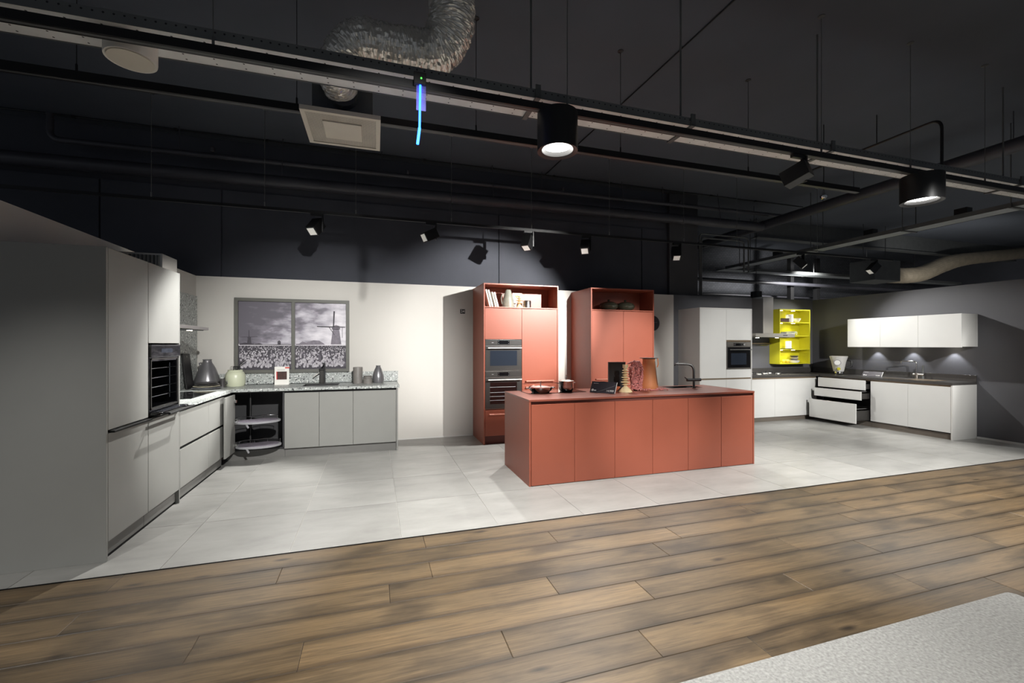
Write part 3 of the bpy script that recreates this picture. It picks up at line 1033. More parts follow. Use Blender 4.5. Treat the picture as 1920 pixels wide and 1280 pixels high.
def red_tower(x0, x1, xs, label, ovens):
    c = thing('tall_cabinet', label, 'cabinet', ((x0 + x1) / 2, 6.78, 0), None)
    yb = 7.152
    make('side_panel', bx(x0, x0 + 0.019, RY - 0.004, yb, 0, RH), RF, c, 0.001)
    make('side_panel', bx(x1 - 0.019, x1, RY - 0.004, yb, 0, RH), RF, c, 0.001)
    make('top_panel', bx(x0 + 0.019, x1 - 0.019, RY - 0.004, yb, RH - 0.019, RH), RF, c, 0.001)
    make('niche_shelf', bx(x0 + 0.019, x1 - 0.019, RY - 0.004, yb, 2.066, 2.082), RF, c, 0.001)
    make('niche_back', bx(x0 + 0.019, x1 - 0.019, ND, ND + 0.01, 2.082, RH - 0.019), RF, c)
    make('body', bx(x0 + 0.02, x1 - 0.02, RY + 0.2, yb, 0.125, 2.066), 'red_dark', c)
    make('plinth', bx(x0 + 0.019, x1 - 0.019, RY + 0.05, RY + 0.07, 0.0, 0.12), 'red_dark', c)
    fx = [(x0 + 0.022, xs - 0.002), (xs + 0.002, x1 - 0.022)]

    def front(i, z0, z1, hz=None, nm='door'):
        d = make(nm, bx(fx[i][0], fx[i][1], RY, RY + 0.02, z0, z1), RF, c, 0.0015)
        if hz is not None:
            bm = nb()
            a, b = fx[i][0] + 0.06, fx[i][1] - 0.06
            box(bm, a, b, RY - 0.034, RY - 0.022, hz - 0.012, hz + 0.006)
            for q in (a, b - 0.012):
                box(bm, q, q + 0.012, RY - 0.024, RY, hz - 0.012, hz + 0.006)
            make('handle', bm, 'red_handle', d, 0.001)
    if ovens:
        front(0, 1.588, 2.060)
        front(0, 0.128, 0.518, 0.455, 'drawer_front')
        make('shelf', bx(fx[0][0], fx[0][1], RY + 0.02, RY + 0.2, 0.52, 0.528), 'red_dark', c)
    else:
        front(0, 0.905, 2.060, 0.945)
        front(0, 0.128, 0.898, 0.85)
    front(1, 0.905, 2.060, 0.945)
    front(1, 0.128, 0.898, 0.85)
    return c


mat('red_handle', (206, 142, 122), 0.3, 0.4, var=0.0)
red_tower(1.556, 2.771, 2.161, 'tall red cabinet with two dark built-in ovens and an open top niche', True)
red_tower(3.344, 4.536, 3.945, 'tall red cabinet with two plain doors and an open top niche', False)


def red_oven(z0, z1, label, name, big):
    x0, x1 = 1.580, 2.156
    c = thing(name, label, 'oven', ((x0 + x1) / 2, RY + 0.1, z0))
    make('housing', bx(x0 + 0.01, x1 - 0.01, RY + 0.022, RY + 0.195, z0 + 0.002, z1 - 0.002), 'black_matt', c)
    zc = z1 - 0.092
    p = make('control_panel', bx(x0, x1, RY - 0.004, RY + 0.018, zc + 0.003, z1), 'oven_grey', c, 0.0015)
    make('display', bx(x0 + 0.195, x0 + 0.38, RY - 0.0055, RY - 0.004, zc + 0.022, z1 - 0.014), 'black_glass', p)
    for q in (x0 + 0.205, x0 + 0.362):
        for z in (zc + 0.034, zc + 0.066):
            bm = nb()
            cyl(bm, (q + .004, RY - 0.0065, z), (q + .004, RY - 0.0055, z), 0.004, None, 8)
            make('button', bm, 'sign_grey', p)
    make('logo_strip', bx(x0 + 0.10, x0 + 0.13, RY - 0.0048, RY - 0.004, zc + 0.042, zc + 0.050), 'sign_grey', p)
    make('trim', bx(x0, x1, RY - 0.003, RY + 0.018, zc - 0.004, zc + 0.001), 'steel', c)
    d = make('oven_door', bx(x0, x1, RY - 0.004, RY + 0.018, z0 + 0.004, zc - 0.006), 'oven_grey', c, 0.0015)
    make('door_glass', bx(x0 + 0.075, x1 - 0.075, RY - 0.0055, RY - 0.004, z0 + 0.075, zc - 0.075), 'blue_glass' if not big else 'black_glass', d)
    if big:
        for z in (0.66, 0.72, 0.78, 0.86):
            make('rack_line', bx(x0 + 0.07, x1 - 0.10, RY - 0.0062, RY - 0.0055, z, z + 0.007), 'sign_grey', d)
    bm = nb()
    hz = zc - 0.035
    tube(bm, [(x0 + 0.035, RY - 0.045, hz), (x1 - 0.012, RY - 0.045, hz)], 0.008, 10)
    for q in (x0 + 0.06, x1 - 0.04):
        tube(bm, [(q, RY - 0.045, hz), (q, RY - 0.004, hz)], 0.006, 8)
    make('handle', bm, 'lamp_white', d, 0, True)
    make('bottom_trim', bx(x0, x1, RY - 0.002, RY + 0.018, z0 - 0.003, z0 + 0.003), 'steel', c)


red_oven(1.112, 1.582, 'dark grey compact oven with blue-black glass above the larger oven', 'compact_oven', False)
red_oven(0.534, 1.102, 'dark grey oven with shining racks below the compact oven', 'built_in_oven', True)

# niche contents of the first tower
for k, (bxx, hh, th, m, lab) in enumerate(((1.60, 0.27, 0.022, 'paper', 'white book leaning first in the niche row against the cabinet side'), (1.638, 0.265, 0.024, 'paper', 'white book leaning second in the niche row'),
                                           (1.690, 0.235, 0.018, 'cream_metal', 'thin cream book leaning third in the niche row'), (1.722, 0.230, 0.026, 'paper', 'white book leaning last in the niche row'))):
    c = thing('book', lab, 'book', (bxx + 0.06, 6.56, 2.083), 'books in the red niche')
    for nm, a, b, m2, inset in (('cover', 0, th, m, 0), ('pages', 0.003, th - 0.003, 'sign_white', 0.004)):
        bm = bx(a, b, -0.09 + (-0.001 if nm == 'pages' else 0), 0.09 - inset, inset, hh - inset)
        bmesh.ops.rotate(bm, verts=list(bm.verts), cent=(0, 0, 0), matrix=Matrix.Rotation(-0.25, 3, 'Y'))
        bmesh.ops.translate(bm, verts=list(bm.verts), vec=(bxx + 0.065, 6.56, 2.084))
        make(nm, bm, m2, c)
c = thing('stone_jug', 'tall sage stoneware jug in the red niche', 'jug', (2.0, 6.6, 2.083))
bm = nb()
lathe(bm, [(0.001, 0), (0.09, 0), (0.094, 0.03), (0.085, 0.13), (0.055, 0.24), (0.042, 0.285), (0.036, 0.285), (0.001, 0.25)], (2.0, 6.6, 2.083), 28)
make('body', bm, 'ceramic_sage', c, 0, True)
bm = nb()
tube(bm, [(1.945, 6.6, 2.30), (1.905, 6.6, 2.30), (1.885, 6.6, 2.23), (1.90, 6.6, 2.15), (1.915, 6.6, 2.13)], 0.008, 8)
make('handle', bm, 'ceramic_sage', c, 0, True)
c = thing('greeting_card', 'pale card with a gold heart standing in the red niche', 'card', (2.17, 6.70, 2.083))
make('card', bx(2.105, 2.265, 6.70, 6.704, 2.083, 2.335), 'paper', c)
make('card_top', bx(2.105, 2.265, 6.6985, 6.70, 2.305, 2.335), 'plate_cream', c)


def turned(name, prof_rs, base, loc, label, cat):
    """a stem of turned discs on a conical foot"""
    c = thing(name, label, cat, loc)
    bm = nb()
    lathe(bm, base, loc, 24)
    make('foot', bm, 'pale_wood', c, 0, True)
    for r, z, h in prof_rs:
        bm = nb()
        lathe(bm, [(0.008, 0), (r * 0.5, h * 0.22), (r, h * 0.45), (r, h * 0.55), (r * 0.5, h * 0.78), (0.008, h)], (loc[0], loc[1], loc[2] + z), 20)
        make('disc', bm, 'pale_wood', c, 0, True)
    return c


turned('wooden_candlestick', [(0.045, 0.06, 0.04), (0.06, 0.098, 0.035), (0.038, 0.13, 0.035), (0.03, 0.163, 0.03)], [(0.001, 0), (0.055, 0), (0.05, 0.02), (0.015, 0.062), (0.001, 0.062)], (2.165, 6.54, 2.083),
       'small turned wooden candlestick in front of the card in the niche', 'candlestick')
bm = nb()
hp = [(0.0, -0.022), (0.02, 0.002), (0.021, 0.014), (0.012, 0.021), (0.0, 0.013), (-0.012, 0.021), (-0.021, 0.014), (-0.02, 0.002)]
prism(bm, [(2.175 + p[0] * 1.2, 2.275 + p[1] * 1.2) for p in hp], 'y', 6.6955, 6.6985)
o = make('gold_heart', bm, 'lemon', [k for k in ORG if k.name.startswith('greeting_card')][0])
lat('candle_holder', [(0.001, 0), (0.062, 0), (0.064, 0.11), (0.058, 0.118), (0.054, 0.11), (0.052, 0.03), (0.001, 0.03)], (2.30, 6.56, 2.083), 'steel', 'small silver candle holder beside the wooden candlestick in the niche', 'candle holder')
for q, lab in ((3.77, 'round dark green lidded vase nearer the niche side with the shadow'), (4.09, 'round dark green lidded vase beside the other in the niche centre')):
    c = thing('round_vase', ('left' and lab), 'vase', (q, 6.58, 2.083), 'pair of round vases in the red niche')
    bm = nb()
    lathe(bm, [(0.001, 0), (0.09, 0), (0.145, 0.035), (0.158, 0.075), (0.14, 0.115), (0.08, 0.145), (0.025, 0.155), (0.001, 0.156)], (q, 6.58, 2.083), 32)
    make('body', bm, 'ceramic_green', c, 0, True)
    bm = nb()
    lathe(bm, [(0.001, 0), (0.024, 0), (0.016, 0.012), (0.026, 0.026), (0.018, 0.03), (0.001, 0.024)], (q, 6.58, 2.237), 16)
    make('neck', bm, 'ceramic_green', c, 0, True)
vs = [o for o in ORG if o.name.startswith('round_vase')]
for o in vs:
    o['label'] = 'round dark green vase, one of a pair in the red niche'

# ------------------------------------------------------------------ red island
IX0, IX1, IY0, IY1, IZ = 1.556, 4.575, 4.369, 5.282, 0.92
c = thing('kitchen_island', 'long matt red kitchen island with six plain front doors', 'kitchen island', ((IX0 + IX1) / 2, (IY0 + IY1) / 2, 0))
make('side_panel', bx(IX0, IX0 + 0.02, IY0, IY1, 0, 0.899), RF, c, 0.001)
make('side_panel', bx(IX1 - 0.02, IX1, IY0, IY1, 0, 0.899), RF, c, 0.001)
make('body', bx(IX0 + 0.022, IX1 - 0.022, IY0 + 0.03, IY1 - 0.03, 0.02, 0.862), 'red_dark', c)
make('grip_channel', bx(IX0 + 0.02, IX1 - 0.02, IY0 + 0.02, IY0 + 0.029, 0.862, 0.899), 'red_dark', c)
DX = [1.580, 2.084, 2.583, 3.080, 3.574, 4.060, 4.553]
for a, b in zip(DX, DX[1:]):
    make('door', bx(a + 0.002, b - 0.002, IY0, IY0 + 0.02, 0.006, 0.866), RF, c, 0.0015)
for a, b in zip(DX, DX[1:]):
    make('drawer_front', bx(a + 0.002, b - 0.002, IY1 - 0.02, IY1, 0.13, 0.866), RF, c, 0.0015)
KX0, KX1, KY0, KY1 = 3.80, 4.30, 4.97, 5.20
bm = nb()
box(bm, IX0, KX0, IY0 - 0.004, IY1 + 0.004, 0.90, IZ)
box(bm, KX1, IX1, IY0 - 0.004, IY1 + 0.004, 0.90, IZ)
box(bm, KX0, KX1, IY0 - 0.004, KY0, 0.90, IZ)
box(bm, KX0, KX1, KY1, IY1 + 0.004, 0.90, IZ)
mat('red_top', (136, 74, 58), 0.33, var=0.03)
tag(make('island_worktop', bm, 'red_top'), 'thin matt red worktop covering the island', 'worktop')
c = thing('island_sink', 'black sink set into the red island worktop', 'sink', (4.05, 5.085, 0.899))
bm = nb()
box(bm, KX0 + .001, KX0 + .012, KY0 + .001, KY1 - .001, 0.87, IZ + .002)
box(bm, KX1 - .012, KX1 - .001, KY0 + .001, KY1 - .001, 0.87, IZ + .002)
box(bm, KX0 + .012, KX1 - .012, KY0 + .001, KY0 + .012, 0.87, IZ + .002)
box(bm, KX0 + .012, KX1 - .012, KY1 - .012, KY1 - .001, 0.87, IZ + .002)
make('rim', bm, 'black_matt', c)
make('basin', bx(KX0 + .012, KX1 - .012, KY0 + .012, KY1 - .012, 0.868, 0.872), 'black_matt', c)
bm = nb()
lathe(bm, [(0.001, 0), (0.03, 0), (0.03, 0.003), (0.001, 0.003)], (4.05, 5.085, 0.872), 14)
make('drain', bm, 'chrome', c)
c = thing('island_faucet', 'matt black curved faucet with side lever on the island', 'faucet', (4.124, 4.93, IZ))
bm = nb()
tube(bm, bend((4.124, 4.93, IZ), (4.124, 4.93, 1.24), (3.90, 5.02, 1.245), 8, 0.10), 0.0155, 14)
tube(bm, [(3.905, 5.018, 1.245), (3.893, 5.022, 1.215)], 0.014, 12)
make('spout', bm, 'black_metal', c, 0, True)
bm = nb()
tube(bm, [(4.02, 4.94, 1.03), (4.225, 4.92, 1.03)], 0.021, 14)
make('mixer_body', bm, 'black_metal', c, 0, True)
bm = nb()
tube(bm, [(4.03, 4.94, 1.035), (3.985, 4.94, 1.065)], 0.007, 8)
make('lever', bm, 'black_metal', c, 0, True)
bm = nb()
lathe(bm, [(0.001, 0), (0.027, 0), (0.027, 0.008), (0.02, 0.012), (0.001, 0.012)], (4.124, 4.93, IZ), 18)
make('base', bm, 'black_metal', c, 0, True)
c = thing('island_hob', 'black glass hob set into the red island worktop', 'hob', (2.12, 5.07, IZ))
make('glass', bx(1.74, 2.50, 4.905, 5.25, IZ + 0.0005, IZ + 0.006), 'black_glass', c, 0.001)
for hx, hy, r in ((1.93, 5.0, .085), (2.27, 5.0, .07), (2.10, 5.16, .06)):
    bm = nb()
    bmesh.ops.create_circle(bm, cap_ends=False, segments=28, radius=r, matrix=Matrix.Translation((hx, hy, IZ + 0.0064)))
    e = bmesh.ops.extrude_edge_only(bm, edges=list(bm.edges))
    for v in [g for g in e['geom'] if isinstance(g, bmesh.types.BMVert)]:
        v.co.x = hx + (v.co.x - hx) * 0.96
        v.co.y = hy + (v.co.y - hy) * 0.96
    make('cooking_ring', bm, 'plate_dark', c)
HT = IZ + 0.0068
c = thing('frying_pan', 'shallow steel frying pan with lid on the island hob', 'pan', (1.93, 5.0, HT))
bm = nb()
lathe(bm, [(0.001, 0), (0.105, 0), (0.135, 0.03), (0.145, 0.065), (0.150, 0.068), (0.140, 0.062), (0.128, 0.030), (0.10, 0.006), (0.001, 0.006)], (1.93, 5.0, HT), 36)
make('body', bm, 'chrome', c, 0, True)
bm = nb()
lathe(bm, [(0.001, 0.058), (0.136, 0.058), (0.139, 0.062), (0.09, 0.074), (0.03, 0.082), (0.001, 0.084)], (1.93, 5.0, HT), 36)
lid = make('lid', bm, 'chrome', c, 0, True)
bm = nb()
tube(bm, [(1.93, 5.0, HT + 0.082), (1.93, 5.0, HT + 0.10), (1.925, 5.0, HT + 0.122), (1.94, 5.0, HT + 0.128)], 0.006, 8)
make('lid_knob', bm, 'chrome', lid, 0, True)
for s in (-1, 1):
    bm = nb()
    tube(bm, [(1.93 + s * 0.138, 4.965, HT + 0.05), (1.93 + s * 0.175, 4.975, HT + 0.055), (1.93 + s * 0.178, 5.02, HT + 0.055), (1.93 + s * 0.138, 5.03, HT + 0.05)], 0.006, 8)
    make('handle', bm, 'chrome', c, 0, True)
c = thing('cooking_pot', 'tall polished steel pot with glass lid on the island hob', 'pot', (2.275, 5.01, HT))
bm = nb()
lathe(bm, [(0.001, 0), (0.075, 0), (0.088, 0.02), (0.094, 0.06), (0.092, 0.12), (0.098, 0.13), (0.09, 0.128), (0.086, 0.06), (0.08, 0.01), (0.001, 0.008)], (2.275, 5.01, HT), 36)
make('body', bm, 'chrome', c, 0, True)
bm = nb()
lathe(bm, [(0.001, 0.122), (0.086, 0.122), (0.088, 0.127), (0.05, 0.142), (0.001, 0.147)], (2.275, 5.01, HT), 30)
lid = make('lid', bm, 'steel', c, 0, True)
bm = nb()
tube(bm, [(2.275, 5.01, HT + 0.145), (2.275, 5.01, HT + 0.165), (2.285, 5.01, HT + 0.19), (2.272, 5.01, HT + 0.198)], 0.006, 8)
make('lid_knob', bm, 'chrome', lid, 0, True)
for s in (-1, 1):
    bm = nb()
    tube(bm, [(2.275 + s * 0.088, 4.985, HT + 0.10), (2.275 + s * 0.112, 4.99, HT + 0.102), (2.275 + s * 0.112, 5.03, HT + 0.102), (2.275 + s * 0.088, 5.035, HT + 0.10)], 0.005, 8)
    make('handle', bm, 'chrome', c, 0, True)


def price_sign(loc, ux, label, wd=0.27, ht=0.115, tilt=0.75):
    """slanted dark price plate; ux = angle of its long side"""
    c = thing('price_sign', label, 'sign', loc)
    R = Matrix.Translation(loc) @ Matrix.Rotation(ux, 4, 'Z') @ Matrix.Rotation(-tilt, 4, 'X')

    def part(nm, a, m, lift=0.0):
        bm = bx(a[0], a[1], -0.003 - lift, 0.003 if lift == 0 else -0.003, a[2], a[3])
        bm.transform(R)
        return make(nm, bm, m, c)
    part('plate', (-wd / 2, wd / 2, 0.003, ht), 'sign_dark')
    part('edge', (wd / 2, wd / 2 + 0.005, 0.003, ht), 'sign_white')
    bm = nb()
    for s in (-1, 1):
        x = s * wd * 0.3
        prism(bm, [(0.004, 0.0), (math.sin(tilt) * ht * 0.9, math.cos(tilt) * ht * 0.85), (math.sin(tilt) * ht * 1.0, 0.0)], 'x', x - 0.002, x + 0.002)
    bm.transform(Matrix.Translation(loc) @ Matrix.Rotation(ux, 4, 'Z'))
    make('prop', bm, 'sign_dark', c)
    bm = nb()
    prism(bm, [(-wd * 0.22, 0.010), (-wd * 0.205, 0.010), (wd * 0.49, ht * 0.72), (wd * 0.475, ht * 0.72)], 'y', -0.0042, -0.003)
    bm.transform(R)
    make('diagonal_line', bm, 'sign_grey', c)
    T = R @ Matrix.Translation((0, -0.0036, 0)) @ FACE_CAM
    text('price_text', '14.999', ht * 0.23, T @ Matrix.Translation((wd * 0.30, ht * 0.22, 0)), 'sign_white', c)
    part('title_text', (-wd * 0.42, -wd * 0.22, ht * 0.80, ht * 0.86), 'sign_grey', 0.001)
    bm = nb()
    cyl(bm, (-wd * 0.40, -0.0045, ht * 0.24), (-wd * 0.40, -0.003, ht * 0.24), ht * 0.10, None, 14)
    bm.transform(R)
    make('logo', bm, 'sign_white', c)
    part('logo_text', (-wd * 0.34, -wd * 0.25, ht * 0.17, ht * 0.26), 'sign_white', 0.001)
    return c


price_sign((2.60, 4.70, IZ + 0.001), -0.92, 'slanted dark price sign on the red island', 0.32, 0.155, 0.55)
lat('clay_bowl', [(0.001, 0), (0.05, 0), (0.055, 0.006), (0.095, 0.035), (0.115, 0.062), (0.110, 0.064), (0.085, 0.04), (0.045, 0.012), (0.001, 0.010)], (2.80, 4.83, IZ), 'terracotta', 'wide terracotta bowl between the price sign and wooden candlestick', 'bowl')
c = thing('book_box', 'tall black book standing upright behind the turned candlestick', 'book', (3.0, 5.03, IZ))
bm = bx(-0.115, 0.115, -0.018, 0.018, 0, 0.36)
bmesh.ops.rotate(bm, verts=list(bm.verts), cent=(0, 0, 0), matrix=Matrix.Rotation(-0.12, 3, 'Z'))
bmesh.ops.translate(bm, verts=list(bm.verts), vec=(3.0, 5.03, IZ + 0.001))
make('cover', bm, 'black_matt', c, 0.002)
bm = bx(-0.118, -0.1155, -0.012, 0.012, 0.006, 0.352)
bmesh.ops.rotate(bm, verts=list(bm.verts), cent=(0, 0, 0), matrix=Matrix.Rotation(-0.12, 3, 'Z'))
bmesh.ops.translate(bm, verts=list(bm.verts), vec=(3.0, 5.03, IZ + 0.001))
make('pages', bm, 'ceramic_grey', c)
turned('turned_candlestick', [(0.042, 0.075, 0.03), (0.055, 0.102, 0.036), (0.043, 0.135, 0.03), (0.050, 0.162, 0.034), (0.040, 0.193, 0.03), (0.046, 0.220, 0.032), (0.040, 0.250, 0.03)],
       [(0.001, 0), (0.085, 0), (0.078, 0.016), (0.03, 0.062), (0.012, 0.078), (0.001, 0.078)], (2.972, 4.78, IZ), 'pale turned wooden candlestick with many discs on the island', 'candlestick')
c = [o for o in ORG if o.name.startswith('turned_candlestick')][0]
bm = nb()
lathe(bm, [(0.001, 0), (0.02, 0), (0.022, 0.02), (0.034, 0.022), (0.034, 0.062), (0.028, 0.062), (0.026, 0.03), (0.001, 0.03)], (2.972, 4.78, IZ + 0.275), 18)
make('cup', bm, 'pale_wood', c, 0, True)
# vase wrapped in a bead garland: dark bottle + pink garland
lat('dark_bottle', [(0.001, 0), (0.04, 0), (0.042, 0.02), (0.034, 0.06), (0.03, 0.26), (0.022, 0.30), (0.02, 0.33), (0.001, 0.33)], (3.215, 4.91, IZ), 'black_matt', 'dark bottle hung with a pink bead garland on the island', 'bottle')
rng = random.Random(4)
bm = nb()


def bead(bm, p, r):
    bmesh.ops.create_icosphere(bm, subdivisions=1, radius=r, matrix=Matrix.Translation(p))


for s in range(22):
    a0 = 2 * PI * s / 22
    q = 0.058 + rng.uniform(-0.012, 0.020)
    for k in range(24):
        t = k / 23
        rr = q * (0.62 + 0.42 * min(1, t * 4)) + rng.uniform(-0.006, 0.006)
        bead(bm, (3.215 + math.cos(a0 + 0.25 * math.sin(5 * t)) * rr * 1.15, 4.91 + math.sin(a0) * rr, IZ + 0.362 - 0.336 * t + rng.uniform(-.006, .006)), rng.uniform(0.009, 0.014))
for k in range(60):
    t = k / 59
    bead(bm, (3.16 + 0.42 * t + rng.uniform(-.01, .01), 4.82 - 0.05 * t + 0.015 * math.sin(9 * t) + rng.uniform(-.012, .012), IZ + 0.010 + rng.choice((0, 0, 0.013))), 0.0095)
for k in range(14):
    bead(bm, (3.19 - 0.10 * k / 13 + rng.uniform(-.006, .006), 4.90 + 0.0 * k / 13, IZ + 0.372 - 0.002 * k + rng.uniform(-.006, .008)), 0.011)
tag(make('bead_garland', bm, 'pink_bead', None, 0, True), 'pink bead garland draped over the dark bottle on the island', 'garland')
c = thing('clay_carafe', 'tall orange clay carafe with side handles at the end of the island display', 'carafe', (3.455, 4.99, IZ))
bm = nb()
lathe(bm, [(0.001, 0), (0.112, 0), (0.120, 0.012), (0.118, 0.06), (0.085, 0.30), (0.078, 0.37), (0.082, 0.40), (0.074, 0.40), (0.070, 0.37), (0.001, 0.33)], (3.455, 4.99, IZ), 36)
make('body', bm, 'orange_clay', c, 0, True)
bm = nb()
lathe(bm, [(0.06, 0.398), (0.118, 0.408), (0.116, 0.413), (0.075, 0.412), (0.001, 0.412)], (3.455, 4.99, IZ), 30)
make('lid', bm, 'plate_dark', c, 0, True)
for s, yy in ((-1, 4.97), (1, 4.93)):
    bm = nb()
    tube(bm, [(3.455 + s * 0.095, yy, IZ + 0.405), (3.455 + s * 0.105, yy, IZ + 0.33), (3.455 + s * 0.088, yy, IZ + 0.29)], 0.007, 8)
    make('handle', bm, 'orange_clay', c, 0, True)
bm = nb()
tube(bm, [(3.49, 4.905, IZ + 0.37), (3.50, 4.895, IZ + 0.25), (3.505, 4.872, IZ + 0.06)], 0.0025, 6)
make('cord', bm, 'plate_dark', c)

# ------------------------------------------------------------------ wall details
c = thing('number_plate', 'small black plate reading 24 on the white wall', 'sign', (1.381, 7.15, 2.018))
make('plate', bx(1.341, 1.421, 7.148, 7.1555, 2.018, 2.092), 'black_matt', c)
text('number_text', '24', 0.062, Matrix.Translation((1.381, 7.1475, 2.055)) @ FACE_CAM, 'sign_white', c)
c = thing('wall_clock', 'round dark grey clock on the white wall beside the white tower', 'clock', (5.03, 7.13, 1.77))
bm = nb()
cyl(bm, (5.03, 7.155, 1.912), (5.03, 7.125, 1.912), 0.144, None, 40)
make('face', bm, 'sign_dark', c)
make('hand', bx(5.03, 5.12, 7.1225, 7.1245, 1.927, 1.931), 'sign_grey', c)
make('hand', bx(5.028, 5.032, 7.1225, 7.1245, 1.912, 1.985), 'sign_grey', c)

# ------------------------------------------------------------------ white kitchen on the right
RYF = 6.677
WG = 'white_gloss'
c = thing('white_tower', 'tall glossy white cabinet with built-in oven beside the wall clock', 'cabinet', (6.32, 7.0, 0))
make('side_panel', bx(5.716, 5.735, RYF - 0.002, 7.278, 0, 2.195), 'white_matt', c, 0.001)
make('side_panel', bx(6.915, 6.934, RYF - 0.002, 7.278, 0, 2.195), 'white_matt', c, 0.001)
make('top_panel', bx(5.735, 6.915, RYF - 0.002, 7.278, 2.178, 2.195), 'white_matt', c)
make('body', bx(5.737, 6.913, RYF + 0.12, 7.278, 0.1, 2.178), 'dark_inside', c)
make('plinth', bx(5.74, 6.91, RYF + 0.06, RYF + 0.08, 0, 0.1), 'plinth_beige', c)
make('door', bx(5.738, 6.322, RYF, RYF + 0.02, 0.878, 2.176), WG, c, 0.001)
make('door', bx(6.326, 6.912, RYF, RYF + 0.02, 1.594, 2.176), WG, c, 0.001)
make('panel', bx(6.326, 6.912, RYF, RYF + 0.02, 0.878, 1.038), WG, c, 0.001)
make('door', bx(5.738, 6.322, RYF, RYF + 0.02, 0.1, 0.85), WG, c, 0.001)
make('door', bx(6.326, 6.912, RYF, RYF + 0.02, 0.1, 0.85), WG, c, 0.001)
make('grip_strip', bx(5.738, 6.912, RYF + 0.012, RYF + 0.024, 0.85, 0.878), 'bronze', c)
make('grip_strip', bx(6.326, 6.912, RYF + 0.012, RYF + 0.024, 1.562, 1.594), 'bronze', c)
c = thing('white_oven', 'steel oven with black glass door in the white tower', 'oven', (6.62, 6.75, 1.04))
make('housing', bx(6.345, 6.895, RYF + 0.022, RYF + 0.118, 1.043, 1.553), 'black_matt', c)
p = make('control_panel', bx(6.33, 6.908, RYF - 0.004, RYF + 0.018, 1.462, 1.556), 'steel', c, 0.002)
make('display', bx(6.49, 6.75, RYF - 0.006, RYF - 0.004, 1.482, 1.535), 'black_glass', p)
for q in (6.51, 6.73):
    bm = nb()
    cyl(bm, (q, RYF - 0.018, 1.508), (q, RYF - 0.006, 1.508), 0.02, None, 14)
    make('knob', bm, 'chrome', p)
make('frame', bx(6.33, 6.908, RYF - 0.002, RYF + 0.018, 1.042, 1.458), 'steel', c, 0.002)
d = make('oven_door', bx(6.355, 6.885, RYF - 0.008, RYF - 0.002, 1.068, 1.455), 'black_glass', c)
make('door_glass', bx(6.425, 6.79, RYF - 0.010, RYF - 0.008, 1.125, 1.345), 'blue_glass', d)
bm = nb()
tube(bm, [(6.38, RYF - 0.045, 1.415), (6.88, RYF - 0.045, 1.415)], 0.010, 10)
for q in (6.42, 6.84):
    tube(bm, [(q, RYF - 0.045, 1.415), (q, RYF - 0.008, 1.415)], 0.006, 8)
make('handle', bm, 'chrome', d, 0, True)

RT0, RT1 = 0.865, 0.905


def white_base(x0, x1, label):
    c = thing('white_base_cabinet', label, 'cabinet', ((x0 + x1) / 2, 7.0, 0))
    make('body', bx(x0 + .001, x1 - .001, RYF + 0.03, 7.278, 0.09, RT0), 'dark_inside', c)
    make('door', bx(x0 + .0015, x1 - .0015, RYF, RYF + 0.02, 0.088, 0.832), WG, c, 0.001)
    make('grip_strip', bx(x0, x1, RYF + 0.012, RYF + 0.026, 0.832, RT0), 'bronze', c)
    make('plinth', bx(x0, x1, RYF + 0.04, RYF + 0.06, 0, 0.085), 'plinth_beige', c)


white_base(6.936, 7.505, 'glossy white base cabinet next to the white tower')
white_base(7.505, 8.60, 'wide glossy white base cabinet in the corner by the open drawers')
RXF = 8.657


def white_side(y0, y1, label):
    c = thing('white_base_cabinet', label, 'cabinet', (8.95, (y0 + y1) / 2, 0))
    make('body', bx(RXF + 0.03, 9.252, y0 + .001, y1 - .001, 0.11, RT0), 'dark_inside', c)
    make('door', bx(RXF, RXF + 0.02, y0 + .0015, y1 - .0015, 0.112, 0.838), WG, c, 0.001)
    make('grip_strip', bx(RXF + 0.012, RXF + 0.026, y0, y1, 0.838, RT0), 'bronze', c)
    make('plinth', bx(RXF + 0.03, RXF + 0.05, y0, y1, 0, 0.1), 'plinth_beige', c)


white_side(5.107, 5.695, 'white base cabinet between the open drawers and the end cabinet')
white_side(4.522, 5.107, 'white base cabinet beside the end panel, under the chrome faucet')
make('seal_or_shadow_gap', bx(RXF + 0.003, RXF + 0.029, 4.524, 5.105, 0.098, 0.1115), 'black_profile', [o for o in ORG if o.name.startswith('white_base_cabinet')][-1])  # black strip standing for the shade in the gap below the door
tag(make('white_end_panel', bx(RXF - 0.004, 9.252, 4.498, 4.52, 0, RT0), 'white_matt', None, 0.001), 'white end panel closing the run on the dark wall', 'panel')
c = thing('white_drawer_cabinet', 'white cabinet with three drawers pulled out in steps', 'cabinet', (8.95, 6.15, 0))
bm = nb()
box(bm, RXF + 0.02, 9.252, 5.697, 5.713, 0.1, RT0)
box(bm, RXF + 0.02, 9.252, 6.59, 6.606, 0.1, RT0)
box(bm, 9.24, 9.252, 5.713, 6.59, 0.1, RT0)
box(bm, RXF + 0.02, 9.24, 5.713, 6.59, 0.1, 0.115)
make('body', bm, 'dark_inside', c)
make('plinth', bx(RXF + 0.03, RXF + 0.05, 5.697, 6.66, 0, 0.095), 'plinth_beige', c)
make('grip_strip', bx(RXF + 0.012, RXF + 0.026, 5.697, 6.606, 0.838, RT0), 'bronze', c)
